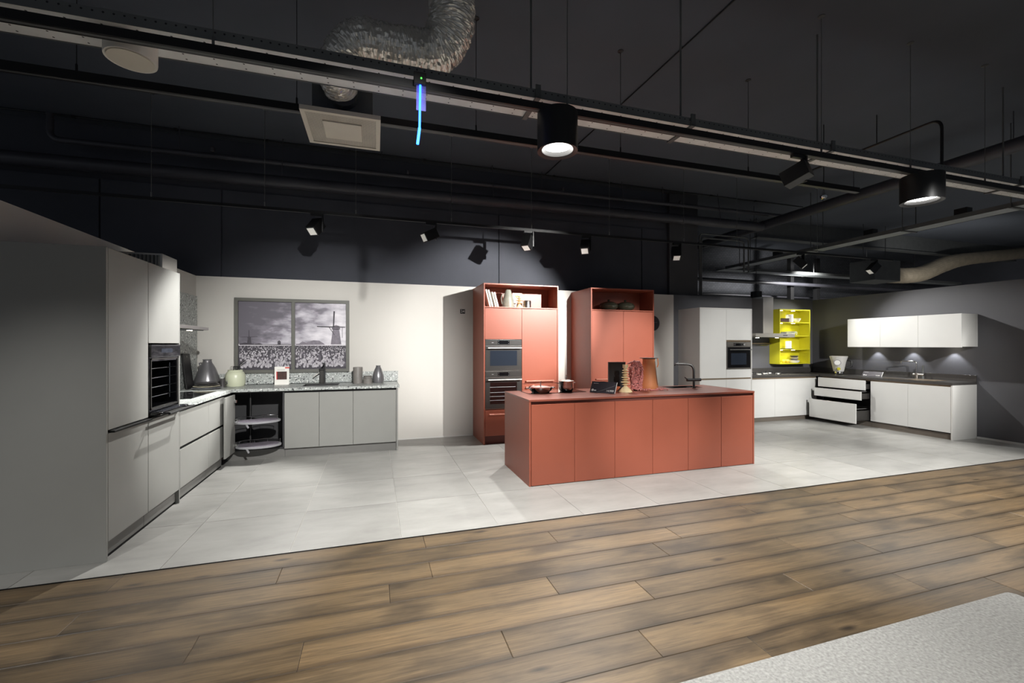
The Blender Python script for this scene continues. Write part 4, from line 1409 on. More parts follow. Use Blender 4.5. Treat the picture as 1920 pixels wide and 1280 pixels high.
for xf, z0, z1, hs in ((8.525, 0.672, 0.852, 0.09), (8.42, 0.492, 0.650, 0.10), (8.29, 0.075, 0.432, 0.18)):
    d = make('drawer_front', bx(xf, xf + 0.02, 5.700, 6.588, z0, z1), WG, c, 0.001)
    bm = nb()
    zb = max(z0 + 0.02, 0.12)
    box(bm, xf + 0.02, 9.1, 5.722, 5.734, zb, zb + hs)
    box(bm, xf + 0.02, 9.1, 6.568, 6.580, zb, zb + hs)
    box(bm, xf + 0.02, 9.1, 5.734, 6.568, zb, zb + 0.012)
    box(bm, 9.088, 9.1, 5.734, 6.568, zb, zb + hs)
    make('drawer_box', bm, 'oven_grey', d)
    bm = nb()
    tube(bm, [(xf + 0.02, 5.728, zb + hs + 0.035), (9.05, 5.728, zb + hs + 0.035)], 0.005, 8)
    make('side_rail', bm, 'chrome', d)
bm = nb()
box(bm, 6.936, 9.252, RYF - 0.012, 7.278, RT0, RT1)
WS0, WS1 = 4.95, 5.55
box(bm, RXF - 0.012, 9.252, 4.497, RYF - 0.012, RT0, RT1)
tag(make('dark_worktop', bm, 'dark_top'), 'dark stone worktop turning the corner over the white cabinets', 'worktop')
c = thing('dark_backsplash', 'low dark upstand behind the dark stone worktop', 'backsplash', (9.2, 6.0, RT1))
make('upstand', bx(9.235, 9.2535, 4.497, 7.258, RT1 + .001, 1.012), 'dark_top', c, 0.001)
make('upstand', bx(6.936, 9.235, 7.26, 7.2785, RT1 + .001, 1.012), 'dark_top', c, 0.001)

c = thing('drainer_sink', 'flat steel sink with drainer in the dark worktop', 'sink', (9.0, 5.1, RT1))
make('drainer', bx(8.76, 9.095, 4.80, 5.55, RT1 + 0.0005, RT1 + 0.005), 'bronze', c, 0.001)
make('basin', bx(8.79, 9.07, 5.20, 5.52, RT1 + 0.005, RT1 + 0.006), 'plate_dark', c)
c = thing('chrome_faucet', 'chrome faucet with square arc on the dark worktop', 'faucet', (9.13, 5.20, RT1))
bm = nb()
tube(bm, bend((9.13, 5.25, RT1), (9.13, 5.25, 1.21), (9.05, 5.44, 1.21), 6, 0.05), 0.011, 10)
tube(bm, [(9.052, 5.435, 1.21), (9.052, 5.435, 1.165)], 0.010, 10)
make('spout', bm, 'chrome', c, 0, True)
bm = nb()
tube(bm, [(9.13, 5.25, RT1), (9.13, 5.25, RT1 + 0.10)], 0.026, 14)
tube(bm, [(9.13, 5.30, RT1 + 0.075), (9.13, 5.14, RT1 + 0.075)], 0.02, 12)
make('mixer_body', bm, 'steel', c, 0, True)
bm = nb()
tube(bm, [(9.13, 5.16, RT1), (9.14, 5.16, RT1 + 0.24)], [0.018, 0.013], 10)
make('hand_shower', bm, 'galv_dark', c, 0, True)
price_sign((8.93, 5.86, RT1 + 0.001), -PI / 2 + 0.1, 'slanted dark price sign on the stone worktop beside the steel sink', 0.32, 0.11, 0.6)

# white blender-like machine standing in the corner
c = thing('juicer', 'white cone-shaped appliance with round badge and dark handle in the corner', 'appliance', (9.0, 6.52, RT1))
bm = nb()
lathe(bm, [(0.001, 0.06), (0.085, 0.06), (0.095, 0.10), (0.125, 0.26), (0.15, 0.345), (0.155, 0.365), (0.145, 0.37), (0.12, 0.35), (0.001, 0.33)], (9.0, 6.52, RT1), 30)
make('body', bm, 'white_matt', c, 0, True)
bm = nb()
lathe(bm, [(0.001, 0.02), (0.09, 0.02), (0.08, 0.06), (0.001, 0.06)], (9.0, 6.52, RT1), 24)
make('base', bm, 'chrome', c, 0, True)
for q in range(4):
    a = q * PI / 2 + 0.4
    bm = nb()
    cyl(bm, (9.0 + .07 * math.cos(a), 6.52 + .07 * math.sin(a), RT1), (9.0 + .07 * math.cos(a), 6.52 + .07 * math.sin(a), RT1 + 0.025), 0.014, None, 10)
    make('foot', bm, 'black_metal', c)
dv = Vector((-0.78, -0.62, 0.0)).normalized()
p0 = Vector((8.97, 6.53, RT1 + 0.24)) + dv * 0.105
bm = nb()
cyl(bm, p0 + dv * 0.005, p0 + dv * 0.02, 0.062, None, 22)
b_ = make('badge', bm, 'sign_grey', c)
bm = nb()
cyl(bm, p0 + dv * 0.02, p0 + dv * 0.024, 0.048, None, 22)
make('badge_face', bm, 'sign_white', b_)
bm = nb()
tube(bm, [(9.10, 6.43, RT1 + 0.29), (9.14, 6.36, RT1 + 0.27), (9.14, 6.36, RT1 + 0.17), (9.07, 6.43, RT1 + 0.13)], 0.016, 10)
make('handle', bm, 'black_metal', c, 0, True)
p1 = Vector((8.97, 6.50, RT1 + 0.115)) + dv * 0.085
bm = nb()
cyl(bm, p1, p1 + dv * 0.012, 0.03, None, 16)
make('switch', bm, 'green', c)

# gas hob
c = thing('gas_hob', 'gas hob with pale burner caps on the dark worktop', 'hob', (7.6, 6.95, RT1))
make('plate', bx(7.15, 7.98, 6.76, 7.2, RT1 + 0.0005, RT1 + 0.006), 'oven_grey', c, 0.001)
for hx, hy in ((7.32, 6.88), (7.32, 7.10), (7.58, 6.98), (7.82, 6.88), (7.82, 7.10)):
    bm = nb()
    lathe(bm, [(0.001, 0), (0.045, 0), (0.04, 0.018), (0.001, 0.02)], (hx, hy, RT1 + 0.006), 16)
    make('burner', bm, 'lamp_white', c, 0, True)
    bm = nb()
    tube(bm, [(hx - 0.09, hy, RT1 + 0.04), (hx + 0.09, hy, RT1 + 0.04)], 0.006, 6)
    tube(bm, [(hx, hy - 0.09, RT1 + 0.04), (hx, hy + 0.09, RT1 + 0.04)], 0.006, 6)
    for s in (-1, 1):
        tube(bm, [(hx + s * 0.09, hy, RT1 + 0.04), (hx + s * 0.09, hy, RT1 + 0.006)], 0.006, 6)
    make('pan_support', bm, 'black_metal', c)
for k in range(5):
    bm = nb()
    cyl(bm, (7.40 + k * 0.09, 6.785, RT1 + 0.006), (7.40 + k * 0.09, 6.785, RT1 + 0.026), 0.014, None, 12)
    make('knob', bm, 'chrome', c)

c = thing('chimney_hood', 'steel chimney hood on the dark wall over the gas hob', 'hood', (7.68, 7.1, 1.65))
make('canopy', bx(7.03, 8.026, 6.68, 7.278, 1.652, 1.728), 'steel', c, 0.003)
make('chimney', bx(7.56, 7.826, 7.0, 7.278, 1.729, 2.487), 'steel', c, 0.002)
make('control_strip', bx(7.72, 7.83, 6.678, 6.68, 1.684, 1.700), 'black_glass', c)
make('filter', bx(7.1, 7.96, 6.74, 7.24, 1.646, 1.652), 'galv_dark', c)
for q in (7.25, 7.75):
    bm = nb()
    lathe(bm, [(0.001, 0), (0.03, 0), (0.03, 0.004), (0.001, 0.004)], (q, 6.85, 1.6415), 14)
    make('lamp', bm, 'led_soft', c)
    spot((q, 6.85, 1.62), (q, 6.95, 0), 8, 110, 0.6, 0.02)
c = thing('utensil_rail', 'pale utensil rail on the dark wall under the chimney hood', 'rail', (7.6, 7.26, 1.48))
make('rail', bx(7.0, 8.17, 7.24, 7.262, 1.518, 1.545), 'bronze', c, 0.002)
make('wall_plate', bx(7.2, 7.3, 7.262, 7.279, 1.51, 1.55), 'bronze', c)
bm = nb()
tube(bm, [(7.1, 7.235, 1.495), (7.95, 7.235, 1.495)], 0.006, 8)
for q in (7.15, 7.9):
    tube(bm, [(q, 7.235, 1.495), (q, 7.245, 1.52)], 0.005, 6)
make('hanging_bar', bm, 'chrome', c)

# lime shelf
GX0, GX1, GZ0, GZ1, GY = 8.03, 8.875, 1.10, 2.25, 7.03
c = thing('wall_shelf', 'lime green open wall shelf with four lit compartments', 'shelf', (8.41, 7.14, GZ0))
make('side_panel', bx(GX0, GX0 + 0.022, GY, 7.278, GZ0, GZ1), 'green', c, 0.001)
make('side_panel', bx(GX1 - 0.022, GX1, GY, 7.278, GZ0, GZ1), 'green', c, 0.001)
make('top_panel', bx(GX0 + .022, GX1 - .022, GY, 7.278, GZ1 - 0.022, GZ1), 'green', c, 0.001)
make('bottom_panel', bx(GX0 + .022, GX1 - .022, GY, 7.278, GZ0, GZ0 + 0.022), 'green', c, 0.001)
make('back_panel', bx(GX0 + .022, GX1 - .022, 7.27, 7.278, GZ0 + .022, GZ1 - .022), 'green', c)
SZ = [1.395, 1.678, 1.962]
for z in SZ:
    make('shelf_board', bx(GX0 + .022, GX1 - .022, GY + 0.004, 7.268, z, z + 0.018), 'green', c, 0.001)
for z in [GZ1 - 0.022] + SZ[::-1]:
    for q in (8.16, 8.5):
        bm = nb()
        lathe(bm, [(0.001, 0), (0.03, 0), (0.034, 0.006), (0.001, 0.006)], (q, 7.12, z - 0.0065), 14)
        make('shelf_lamp', bm, 'led_soft', c)
    spot((8.16, 7.12, z - 0.012), (8.16, 7.16, 0), 1.7, 140, 0.6, 0.02, (1, 0.97, 0.85))
    spot((8.5, 7.12, z - 0.012), (8.5, 7.16, 0), 1.7, 140, 0.6, 0.02, (1, 0.97, 0.85))
s3, s2, s1, s0 = SZ[2] + .0185, SZ[1] + .0185, SZ[0] + .0185, GZ0 + .0225
c = thing('tray_box', 'dark brown low box on the uppermost lime shelf board', 'box', (8.15, 7.1, s3))
make('box', bx(8.08, 8.31, 7.05, 7.2, s3, s3 + 0.07), 'photo_dark', c, 0.003)
make('rim', bx(8.075, 8.315, 7.045, 7.205, s3 + 0.07, s3 + 0.078), 'black_matt', c)
lat('white_canister', [(0.001, 0), (0.075, 0), (0.072, 0.03), (0.07, 0.16), (0.062, 0.165), (0.06, 0.15), (0.001, 0.14)], (8.40, 7.12, s3), 'candle', 'white canister between the brown box and bowl in the lime shelf', 'canister')
lat('white_bowl', [(0.001, 0), (0.035, 0), (0.07, 0.05), (0.078, 0.085), (0.072, 0.085), (0.03, 0.012), (0.001, 0.012)], (8.60, 7.12, s3), 'paper', 'small white bowl on the uppermost lime shelf board', 'bowl')
lat('grey_bowl', [(0.001, 0), (0.05, 0), (0.09, 0.05), (0.10, 0.075), (0.093, 0.075), (0.045, 0.012), (0.001, 0.012)], (8.18, 7.12, s2), 'plate_grey', 'grey bowl behind the hood in the lime shelf', 'bowl')
c = thing('glass_dish', 'pale glass dish with handle behind the hood in the lime shelf', 'dish', (8.45, 7.12, s2))
bm = nb()
lathe(bm, [(0.001, 0), (0.07, 0), (0.10, 0.07), (0.105, 0.09), (0.10, 0.09), (0.065, 0.01), (0.001, 0.01)], (8.43, 7.12, s2), 20)
make('bowl', bm, 'cream', c, 0, True)
bm = nb()
tube(bm, [(8.53, 7.1, s2 + 0.08), (8.575, 7.09, s2 + 0.075), (8.56, 7.09, s2 + 0.02)], 0.008, 8)
make('handle', bm, 'cream', c, 0, True)
lat('pillar_candle', [(0.001, 0), (0.058, 0), (0.058, 0.15), (0.05, 0.158), (0.001, 0.15)], (8.37, 7.12, s1 + 0.013), 'candle', 'white pillar candle standing on a green plate in the lime shelf', 'candle')
lat('green_plate', [(0.001, 0), (0.08, 0), (0.13, 0.012), (0.13, 0.016), (0.06, 0.012), (0.001, 0.012)], (8.34, 7.13, s1), 'ceramic_sage', 'green plate under the pillar candle', 'plate')
z = s0
for k, (r, t, m, lab) in enumerate(((0.105, 0.05, 'paper', 'white bowl at the bottom of the shelf stack'), (0.08, 0.035, 'ceramic_grey', 'grey saucer in the shelf stack above the white bowl'),
                                    (0.08, 0.03, 'plate_cream', 'cream saucer in the shelf stack'), (0.078, 0.035, 'plate_dark', 'dark saucer topping the shelf stack'))):
    lat('stack_bowl', [(0.001, 0), (r * 0.7, 0), (r, t * 0.8), (r, t), (r * 0.8, t), (0.001, t * 0.9)], (8.53, 7.12, z + 0.0003), m, lab, 'bowl', 'stacked dishes in the lime shelf')
    z += t + 0.0003
for k, (q, yy, z, lab) in enumerate(((8.20, 7.09, s0, 'one of the lemons lying in the lime shelf'), (8.29, 7.08, s0, ''), (8.36, 7.12, s0, ''), (8.31, 7.15, s0 + 0.0, ''))):
    bm = nb()
    lathe(bm, [(0.001, 0), (0.018, 0.006), (0.034, 0.03), (0.034, 0.045), (0.02, 0.066), (0.006, 0.074), (0.001, 0.076)], (q, yy, z), 16)
    tag(make('lemon', bm, 'lemon', None, 0, True), 'yellow lemon lying with others in the bottom of the lime shelf', 'lemon', 'lemons in the lime shelf')

# wall cabinets
WX = 8.85
wy = [6.239, 5.659, 5.071, 4.487]
for k, lab in enumerate(('glossy white wall cabinet, the one nearest the lime shelf', 'glossy white wall cabinet in the middle of the row of three', 'glossy white wall cabinet at the free end of the row')):
    c = thing('wall_cabinet', lab, 'cabinet', (9.05, (wy[k] + wy[k + 1]) / 2, 1.472))
    make('body', bx(WX + 0.021, 9.2535, wy[k + 1] + .0005, wy[k] - .0005, 1.474, 2.0), 'white_matt', c)
    make('door', bx(WX, WX + 0.02, wy[k + 1] + .0015, wy[k] - .0015, 1.462, 2.002), WG, c, 0.001)
    ym = (wy[k] + wy[k + 1]) / 2
    bm = nb()
    lathe(bm, [(0.001, 0), (0.03, 0), (0.03, 0.006), (0.001, 0.006)], (9.13, ym, 1.4675), 14)
    make('cabinet_lamp', bm, 'led_soft', c)
    spot((9.165, ym, 1.46), (9.20, ym, 0), 7, 85, 0.5, 0.012, (0.92, 0.95, 1.0))

# ------------------------------------------------------------------ ceiling services
CZ = 4.55


def rod(bm, x, y, z0, z1=CZ, r=0.006):
    tube(bm, [(x, y, z0), (x, y, z1)], r, 6)


c = thing('cable_tray', 'long perforated galvanised cable tray hanging over the wooden floor', 'cable tray', (3, 3.2, 3.35))
make('tray_bottom', bx(-5, 10.4, 3.07, 3.36, 3.352, 3.356), 'perf_bottom_lit', c)
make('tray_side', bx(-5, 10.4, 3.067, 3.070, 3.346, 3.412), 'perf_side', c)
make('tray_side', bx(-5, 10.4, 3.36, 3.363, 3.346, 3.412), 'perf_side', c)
for q in (-2.3, 1.16, 2.55, 4.15, 7.1, 9.2):
    bm = nb()
    box(bm, q - 0.02, q + 0.02, 3.05, 3.38, 3.338, 3.350)
    rod(bm, q, 3.215, 3.412, CZ, 0.008)
    box(bm, q - 0.02, q + 0.02, 3.05, 3.064, 3.345, 3.44)
    box(bm, q - 0.02, q + 0.02, 3.366, 3.38, 3.345, 3.44)
    make('hanger', bm, 'galv_dark', c)
for q in (-1.55, 1.78, 3.9, 5.4, 7.9):
    make('junction_plate', bx(q - 0.06, q + 0.06, 3.30, 3.315, 3.41, 3.56), 'galv_dark', c, 0.002)


def track(name, label, x0, x1, y, z, wires, cat='lighting track', s=0.02, wm='steel'):
    c = thing(name, label, cat, ((x0 + x1) / 2, y, z))
    r = make('rail', bx(x0, x1, y - s, y + s, z - s, z + s), 'black_metal', c)
    make('conductor_slot', bx(x0, x1, y - s * 0.4, y + s * 0.4, z - s - 0.001, z - s), 'galv_dark', r)
    for q in wires:
        bm = nb()
        rod(bm, q, y, z + s, CZ, 0.003)
        lathe(bm, [(0.001, 0), (0.03, 0.012), (0.03, 0.018), (0.001, 0.018)], (q, y, CZ - 0.0185), 10)
        cyl(bm, (q, y, z + s), (q, y, z + s + 0.06), 0.008, None, 8)
        make('suspension_wire', bm, wm, c)
    return c


track('near_track', 'black lighting track with drum lamps hanging beside the cable tray', -5, 10.4, 3.02, 3.252, (-3.2, -0.92, 1.38, 3.95, 5.16, 6.35, 8.4), s=0.026, wm='galv_dark')
track('far_track', 'thin black lighting track carrying spotlights above the red cabinets', -6.2, 10.3, 6.35, 3.27, (-2.58, -1.36, -0.25, 1.06, 2.3, 3.65, 5.1, 6.25, 8.2), s=0.018)
track('beam_rail', 'black rail without lamps hanging behind the air diffuser', -5, 5.85, 4.0, 3.46, (-2.08, -0.62, 0.90, 2.43, 4.1), 'rail', s=0.03, wm='black_metal')

# drum lamps


def drum(xc, label, m_body, lit, rr=0.15, z1=3.225, z0=2.945):
    c = thing('drum_lamp', label, 'lamp', (xc, 3.02, z0))
    bm = nb()
    lathe(bm, [(rr * 0.9, z1 - z0), (rr, z1 - z0), (rr, 0), (rr * 0.97, 0), (rr * 0.78, 0.012), (rr * 0.74, 0.05), (rr * 0.74, z1 - z0 - 0.01)], (xc, 3.02, z0), 40)
    make('housing', bm, m_body, c, 0, True)
    bm = nb()
    if lit:
        lathe(bm, [(0.001, 0.045), (rr * 0.735, 0.045), (rr * 0.735, 0.048), (0.001, 0.048)], (xc, 3.02, z0), 32)
        l = make('lens', bm, 'led_disc', c)
    else:
        lathe(bm, [(0.001, 0.008), (rr * 0.93, 0.006), (rr * 0.93, 0.012), (0.001, 0.012)], (xc, 3.02, z0), 32)
        l = make('cover', bm, 'cream_metal', c)
    return c


drum(1.30, 'black drum lamp shining above the red island', 'black_metal', True)
drum(5.33, 'black drum lamp shining above the wooden floor near the white kitchen', 'black_metal', True, 0.175, 3.225, 2.96)
c = thing('ceiling_speaker', 'white round drum speaker hanging under the cable tray', 'speaker', (-1.42, 3.24, 3.22))
bm = nb()
lathe(bm, [(0.001, 0.006), (0.118, 0.004), (0.128, 0), (0.130, 0.01), (0.130, 0.115), (0.001, 0.115)], (-1.42, 3.24, 3.235), 36)
make('housing', bm, 'lamp_white', c, 0, True)
bm = nb()
lathe(bm, [(0.001, 0), (0.114, 0.0), (0.114, 0.003), (0.001, 0.003)], (-1.42, 3.24, 3.2325), 32)
make('grille', bm, 'cream_metal', c)


def track_spot(xc, y, ztop, aim, label, group=None, s=1.0, lit=True):
    """box-shaped spotlight: adapter, arm and a tilted square head"""
    c = thing('track_spotlight', label, 'spotlight', (xc, y, ztop), group)
    make('adapter', bx(xc - 0.055 * s, xc + 0.055 * s, y - 0.018, y + 0.018, ztop - 0.03, ztop), 'black_metal', c, 0.002)
    make('arm', bx(xc + 0.055 * s, xc + 0.07 * s, y - 0.03, y + 0.03, ztop - 0.19 * s, ztop - 0.005), 'black_metal', c, 0.002)
    q = (Vector(aim) - Vector((xc, y, ztop - 0.14 * s))).to_track_quat('-Z', 'Y').to_matrix().to_4x4()
    T = Matrix.Translation((xc - 0.005, y, ztop - 0.14 * s)) @ q
    h = 0.055 * s
    bm = bx(-h, h, -h, h, -0.09 * s, 0.08 * s)
    bm.transform(T)
    hd = make('head', bm, 'black_metal', c, 0.003)
    bm = nb()
    for k in range(6):
        box(bm, -h * 1.02, h * 1.02, -h * 0.8 + k * h * 0.3, -h * 0.8 + k * h * 0.3 + 0.006, 0.03 * s, 0.078 * s)
    bm.transform(T)
    make('cooling_fins', bm, 'black_matt', hd)
    bm = bx(-h * 0.75, h * 0.75, -h * 0.75, h * 0.75, -0.0915 * s, -0.0905 * s)
    bm.transform(T)
    make('lens', bm, 'spot_lens', hd)
    return c


track_spot(3.66, 3.02, 3.226, (2.3, 6.5, 1.75), 'black spotlight on the near track aimed at the red cabinets', None, 1.25)
aims = [(-1.75, 4.75, 1.0), (-1.9, 5.2, 1.5), (1.0, 5.2, 0), (2.2, 4.9, 0.9), (4.3, 5.1, 0.9), (8.9, 4.9, 1.1), (7.8, 6.9, 0.9)]
where = ('above the windmill picture', 'above the bare white wall', 'above the red oven cabinet', 'above the gap between the red cabinets',
         'beside the dark column', 'above the white kitchen sink run', 'at the far end of the track')
for q, a, wh in zip((-0.748, 0.758, 2.243, 3.222, 4.947, 7.756, 9.744), aims, where):
    track_spot(q, 6.35, 3.252, a, 'black box spotlight on the far track ' + wh, 'spotlights on the far track', 1.25)

# blue glowing stick on the near track
c = thing('signal_light', 'black box with a glowing blue stick on the near track', 'light', (0.285, 3.0, 2.84))
make('control_box', bx(0.245, 0.325, 2.955, 2.993, 3.235, 3.315), 'black_metal', c, 0.003)
bm = nb()
tube(bm, [(0.288, 2.972, 3.235), (0.283, 2.972, 2.95)], 0.007, 8)
tube(bm, [(0.283, 2.972, 2.95), (0.270, 2.972, 2.84)], 0.009, 8)
make('blue_stick', bm, 'led_blue', c)
make('acrylic_plate', bx(0.262, 0.325, 2.976, 2.979, 3.07, 3.235), 'acrylic', c)
bm = nb()
cyl(bm, (0.293, 2.953, 3.273), (0.293, 2.955, 3.273), 0.005, None, 10)
make('status_light', bm, 'led_green', c)

# air diffuser with its plenum
c = thing('air_diffuser', 'square cream air diffuser below a dark plenum box', 'air vent', (-0.27, 4.10, 3.37))
bm = nb()
X0, X1, Ya, Yb = -0.572, 0.044, 3.79, 4.40
box(bm, X0, X1, Ya, Ya + 0.035, 3.365, 3.40)
box(bm, X0, X1, Yb - 0.035, Yb, 3.365, 3.40)
box(bm, X0, X0 + 0.035, Ya + 0.035, Yb - 0.035, 3.365, 3.40)
box(bm, X1 - 0.035, X1, Ya + 0.035, Yb - 0.035, 3.365, 3.40)
make('frame', bm, 'cream_metal', c)
make('perforated_plate', bx(X0 + 0.035, X1 - 0.035, Ya + 0.035, Yb - 0.035, 3.372, 3.376), 'grille', c)
make('deflector', bx(-0.42, -0.11, 3.94, 4.25, 3.362, 3.372), 'cream_metal', c, 0.002)
make('plenum', bx(-0.50, -0.02, 3.95, 4.36, 3.40, 3.72), 'galv_dark', c, 0.004)
bm = nb()
cyl(bm, (-0.26, 3.95, 3.60), (-0.26, 3.875, 3.60), 0.12, None, 24)
make('spigot', bm, 'galv_dark', c)


def flex_duct(name, label, path, radii, m, amp, seed, seg=40, per=46):
    """crinkled foil hose swept along a smooth path"""
    rng = random.Random(seed)
    pts = [Vector(p) for p in path]
    P, Rr = [], []
    n = len(pts)
    for i in range(n - 1):
        p0, p1, p2, p3 = pts[max(i - 1, 0)], pts[i], pts[i + 1], pts[min(i + 2, n - 1)]
        for k in range(per):
            t = k / per
            P.append(0.5 * ((2 * p1) + (p2 - p0) * t + (2 * p0 - 5 * p1 + 4 * p2 - p3) * t * t + (3 * p1 - p0 - 3 * p2 + p3) * t ** 3))
            Rr.append(radii[i] * (1 - t) + radii[i + 1] * t)
    P.append(pts[-1])
    Rr.append(radii[-1])
    bm = nb()
    rings = []
    u = None
    off = [rng.uniform(-1, 1) for _ in range(seg)]
    for i, p in enumerate(P):
        t = (P[min(i + 1, len(P) - 1)] - P[max(i - 1, 0)]).normalized()
        if u is None:
            u = t.cross(Vector((0, 1, 0))).normalized()
        else:
            u = (u - t * u.dot(t)).normalized()
        v = t.cross(u)
        off = [o * 0.55 + rng.uniform(-1, 1) * 0.7 for o in off]
        pl = 0.5 * math.sin(i * 1.3) + 0.5 * math.sin(i * 0.37 + 1)
        rg = []
        for k in range(seg):
            a = 2 * PI * k / seg
            r = Rr[i] * (1 + amp * (0.55 * off[k] + 0.5 * pl + 0.3 * math.sin(3 * a + i * 0.11)))
            rg.append(bm.verts.new(p + (u * math.cos(a) + v * math.sin(a)) * r))
        rings.append(rg)
    for a, b in zip(rings, rings[1:]):
        for k in range(seg):
            bm.faces.new((a[k], a[(k + 1) % seg], b[(k + 1) % seg], b[k]))
    bm.faces.new(rings[0][::-1])
    bm.faces.new(rings[-1])
    return tag(make(name, bm, m, None, 0, False), label, 'duct')


flex_duct('flexible_duct', 'crinkled silver foil air duct bending up to the ceiling', [(-0.27, 3.85, 3.60), (-0.29, 3.66, 3.66), (-0.12, 3.52, 3.80), (0.18, 3.50, 3.80), (0.45, 3.50, 3.83), (0.575, 3.50, 4.02), (0.58, 3.50, 4.30), (0.57, 3.50, 4.56)],
          [0.125, 0.135, 0.15, 0.15, 0.165, 0.18, 0.18, 0.18], 'silver_foil', 0.075, 3)

# pipes along the black wall
bm = nb()
P = bend((-4.02, 7.2, 4.50), (-4.02, 7.2, 4.17), (-3.6, 7.2, 4.17), 6, 0.12)[:-1] + [(3, 7.2, 4.215), (8.3, 7.2, 4.25)]
tube(bm, P, 0.038, 12)
c = thing('heating_pipe', 'dark pipe with end elbow running high along the black wall', 'pipe', (2, 7.2, 4.1))
make('pipe', bm, 'pipe_dark', c, 0, True)
for q in (-2.6, 0.1, 2.8, 5.3):
    bm = nb()
    rod(bm, q, 7.2, 4.22, CZ, 0.006)
    lathe(bm, [(0.02, 0), (0.03, 0.02), (0.03, 0.06), (0.018, 0.08), (0.001, 0.08)], (q + 0.4, 7.2, 4.235), 10)
    make('clip', bm, 'pipe_dark', c)
c = thing('thick_pipe', 'thick dark pipe below the thin pipe on the black wall', 'pipe', (2, 7.2, 3.84))
bm = nb()
tube(bm, [(-7, 7.22, 3.86), (2, 7.22, 3.945), (7.75, 7.22, 3.98)], 0.09, 16)
make('pipe', bm, 'pipe_dark', c, 0, True)
for q in (-1.3, 1.9, 4.4, 6.6):
    bm = nb()
    tube(bm, [(q, 7.13, 3.99), (q, 7.12, 4.04), (q, 7.2, CZ)], 0.006, 6)
    make('clip', bm, 'pipe_dark', c)
c = thing('cross_pipe', 'thick dark pipe crossing the ceiling above the white kitchen', 'pipe', (7.95, 5.8, 4.0))
bm = nb()
tube(bm, [(7.95, -1.0, 4.13), (7.95, 9.4, 4.05)], 0.095, 16)
make('pipe', bm, 'pipe_dark', c, 0, True)
for q in (1.5, 3.5, 5.5, 7.6):
    bm = nb()
    rod(bm, 7.95, q, 4.2, CZ, 0.006)
    make('clip', bm, 'pipe_dark', c)
# ceiling conduit line
for y, lab in ((7.30, 'thin dark conduit clipped along the ceiling by the black wall'),):
    c = thing('ceiling_conduit', lab, 'conduit', (0, y, CZ - 0.03))
    bm = nb()
    tube(bm, [(-7, y, CZ - 0.016), (9, y, CZ - 0.016)], 0.012, 8)
    make('conduit', bm, 'black_metal', c)
    for k in range(12):
        make('clip', bx(-5 + k * 1.15, -4.96 + k * 1.15, y - 0.02, y + 0.02, CZ - 0.034, CZ), 'black_metal', c)
c = thing('ceiling_cable', 'black cable fixed straight across the dark ceiling', 'cable', (3.5, 2.9, CZ - 0.02))
bm = nb()
tube(bm, [(3.0, 0.2, CZ - 0.01), (3.05, 2.2, CZ - 0.01), (3.0, 3.9, CZ - 0.01), (2.9, 7.3, CZ - 0.01)], 0.008, 6)
make('cable', bm, 'black_metal', c)
c = thing('bent_conduit', 'black conduit running over the ceiling and bending down by the cable tray', 'conduit', (5.8, 4.0, 3.4))
bm = nb()
tube(bm, bend((6.35, 3.4, 3.42), (6.35, 3.4, 4.16), (6.35, 5.4, 4.16), 6, 0.12), 0.016, 8)
make('conduit', bm, 'black_metal', c, 0, True)
bm = nb()
rod(bm, 6.35, 4.1, 4.17)
rod(bm, 6.35, 5.1, 4.17)
make('hanger', bm, 'black_metal', c)
c = thing('grey_conduit', 'grey twin conduit climbing the dark column beside the white wall', 'conduit', (6.42, 7.40, 2.4))
for q, zt in ((6.345, 3.78), (6.385, 3.70)):
    bm = nb()
    tube(bm, bend((q, 7.41, 2.0), (q, 7.41, zt), (7.0, 7.41, zt), 6, 0.08)[:-1] + bend((6.9, 7.41, zt), (7.6 - (q - 6.345) * 3, 7.41, zt), (7.6 - (q - 6.345) * 3, 7.41, 3.05), 6, 0.1), 0.016, 8)
    make('conduit', bm, 'galv_dark', c, 0, True)

# right-hand trays
c = thing('cross_tray', 'galvanised cable tray running over the white kitchen towards the brick wall', 'cable tray', (8.45, 6.2, 3.4))
make('tray_bottom', bx(8.36, 8.66, 3.42, 8.86, 3.40, 3.404), 'galv', c)
make('tray_side', bx(8.357, 8.36, 3.42, 8.86, 3.395, 3.46), 'galv_dark', c)
make('tray_side', bx(8.66, 8.663, 3.42, 8.86, 3.395, 3.46), 'galv_dark', c)
for q in (3.7, 5.0, 6.6, 8.4):
    bm = nb()
    box(bm, 8.34, 8.68, q - 0.02, q + 0.02, 3.385, 3.397)
    rod(bm, 8.345, q, 3.39, CZ, 0.008)
    rod(bm, 8.675, q, 3.39, CZ, 0.008)
    make('hanger', bm, 'galv_dark', c)
for q in (4.3, 5.6, 7.5):
    make('junction_box', bx(8.45, 8.58, q - 0.08, q + 0.08, 3.46, 3.57), 'black_matt', c, 0.004)
c = thing('back_tray', 'galvanised cable tray along the far end of the hall', 'cable tray', (12, 9.0, 3.4))
make('tray_bottom', bx(8.36, 17.5, 8.87, 9.17, 3.40, 3.404), 'galv', c)
make('tray_side', bx(8.36, 17.5, 8.867, 8.87, 3.395, 3.46), 'galv_dark', c)
make('tray_side', bx(8.36, 17.5, 9.17, 9.173, 3.395, 3.46), 'galv_dark', c)
for q in (9.3, 11.3, 13.3, 15.3):
    bm = nb()
    box(bm, q - 0.02, q + 0.02, 8.85, 9.19, 3.385, 3.397)
    rod(bm, q, 8.853, 3.39, CZ, 0.008)
    make('hanger', bm, 'galv_dark', c)
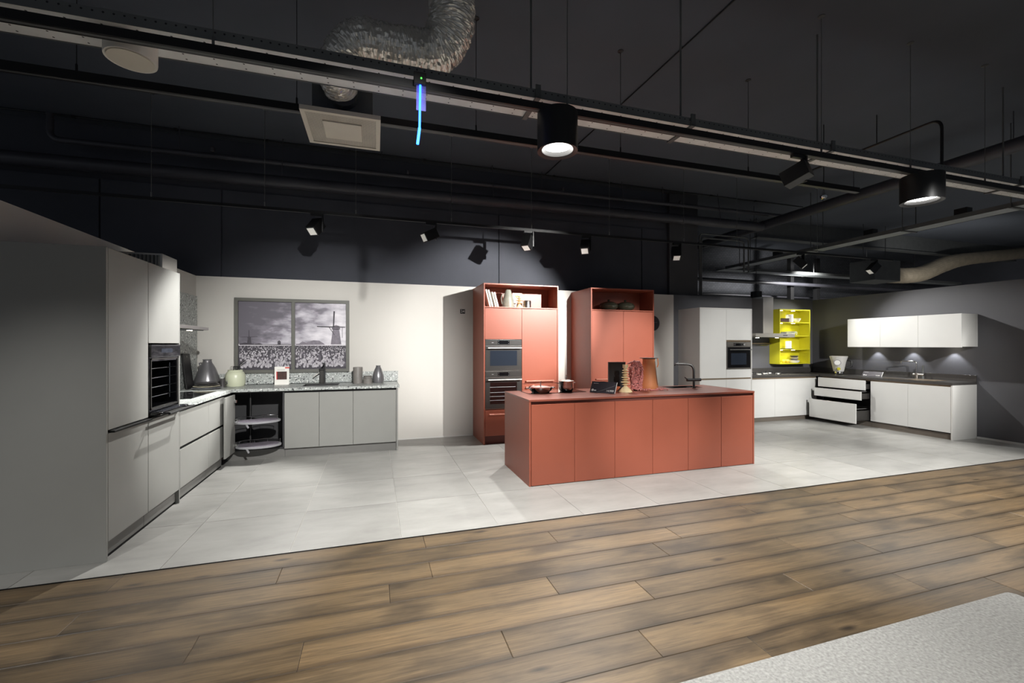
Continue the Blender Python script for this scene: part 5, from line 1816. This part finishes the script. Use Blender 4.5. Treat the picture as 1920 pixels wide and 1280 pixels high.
for k, (yy, zz) in enumerate(((9.35, 3.2), (10.2, 2.95))):
    bm = nb()
    tube(bm, [(7.2, yy, zz), (19.0, yy, zz)], 0.05 if k == 0 else 0.025, 10)
    tag(make('hall_pipe', bm, 'pipe_dark', None, 0, True), ('long dark pipe in front of the brick wall under the back tray', 'thin dark rail low in front of the brick wall')[k], 'pipe')
for q in (11.26, 12.25):
    tag(make('steel_post', bx(q - 0.06, q + 0.06, 9.45, 9.57, 0, 4.0), 'black_metal'), 'slim black steel post standing behind the dark partition', 'post', 'posts behind the partition')
flex_duct('tan_duct', 'beige foil air duct hanging beyond the dark partition', [(12.64, 7.9, 3.30), (13.3, 7.9, 3.32), (14.0, 7.9, 3.42), (14.9, 7.9, 3.72), (15.8, 7.9, 3.90), (17.2, 7.9, 4.08), (18.9, 7.9, 4.3)], [0.2, 0.2, 0.2, 0.2, 0.17, 0.16, 0.16], 'tan_foil', 0.03, 9, 24, 18)
c = thing('fan_box', 'grey fan box at the end of the beige foil duct', 'fan box', (12.1, 7.9, 3.1))
make('casing', bx(11.7, 12.62, 7.6, 8.2, 3.1, 3.62), 'galv_dark', c, 0.01)
for q in (11.75, 12.55):
    make('hanger', tube(nb(), [(q, 7.9, 3.62), (q, 7.9, CZ)], 0.008, 6), 'galv_dark', c)
c = thing('ceiling_beam', 'grey steel beam crossing the ceiling beyond the white kitchen', 'beam', (13, 8.4, 4.1))
make('flange', bx(8.8, 19, 8.30, 8.5, 4.10, 4.12), 'galv_dark', c)
make('web', bx(8.8, 19, 8.395, 8.405, 4.12, 4.55), 'galv_dark', c)
c = thing('hanging_drum', 'black drum lamp hanging behind the chimney hood', 'lamp', (8.85, 8.3, 2.62))
bm = nb()
lathe(bm, [(0.001, 0.0), (0.12, 0.0), (0.12, 0.22), (0.001, 0.22)], (8.75, 8.3, 2.56), 24)
make('housing', bm, 'black_metal', c, 0, True)
bm = nb()
rod(bm, 8.75, 8.3, 2.78, CZ, 0.006)
make('wire', bm, 'black_metal', c)
c = thing('ceiling_sensor', 'small chrome sensor dome hanging from a rod under the ceiling', 'sensor', (5.9, 4.5, 3.52))
bm = nb()
lathe(bm, [(0.001, 0), (0.03, 0.005), (0.045, 0.03), (0.045, 0.05), (0.02, 0.065), (0.012, 0.12), (0.001, 0.12)], (5.93, 4.5, 3.52), 18)
make('dome', bm, 'chrome', c, 0, True)
bm = nb()
rod(bm, 5.93, 4.5, 3.63)
make('rod', bm, 'black_metal', c)
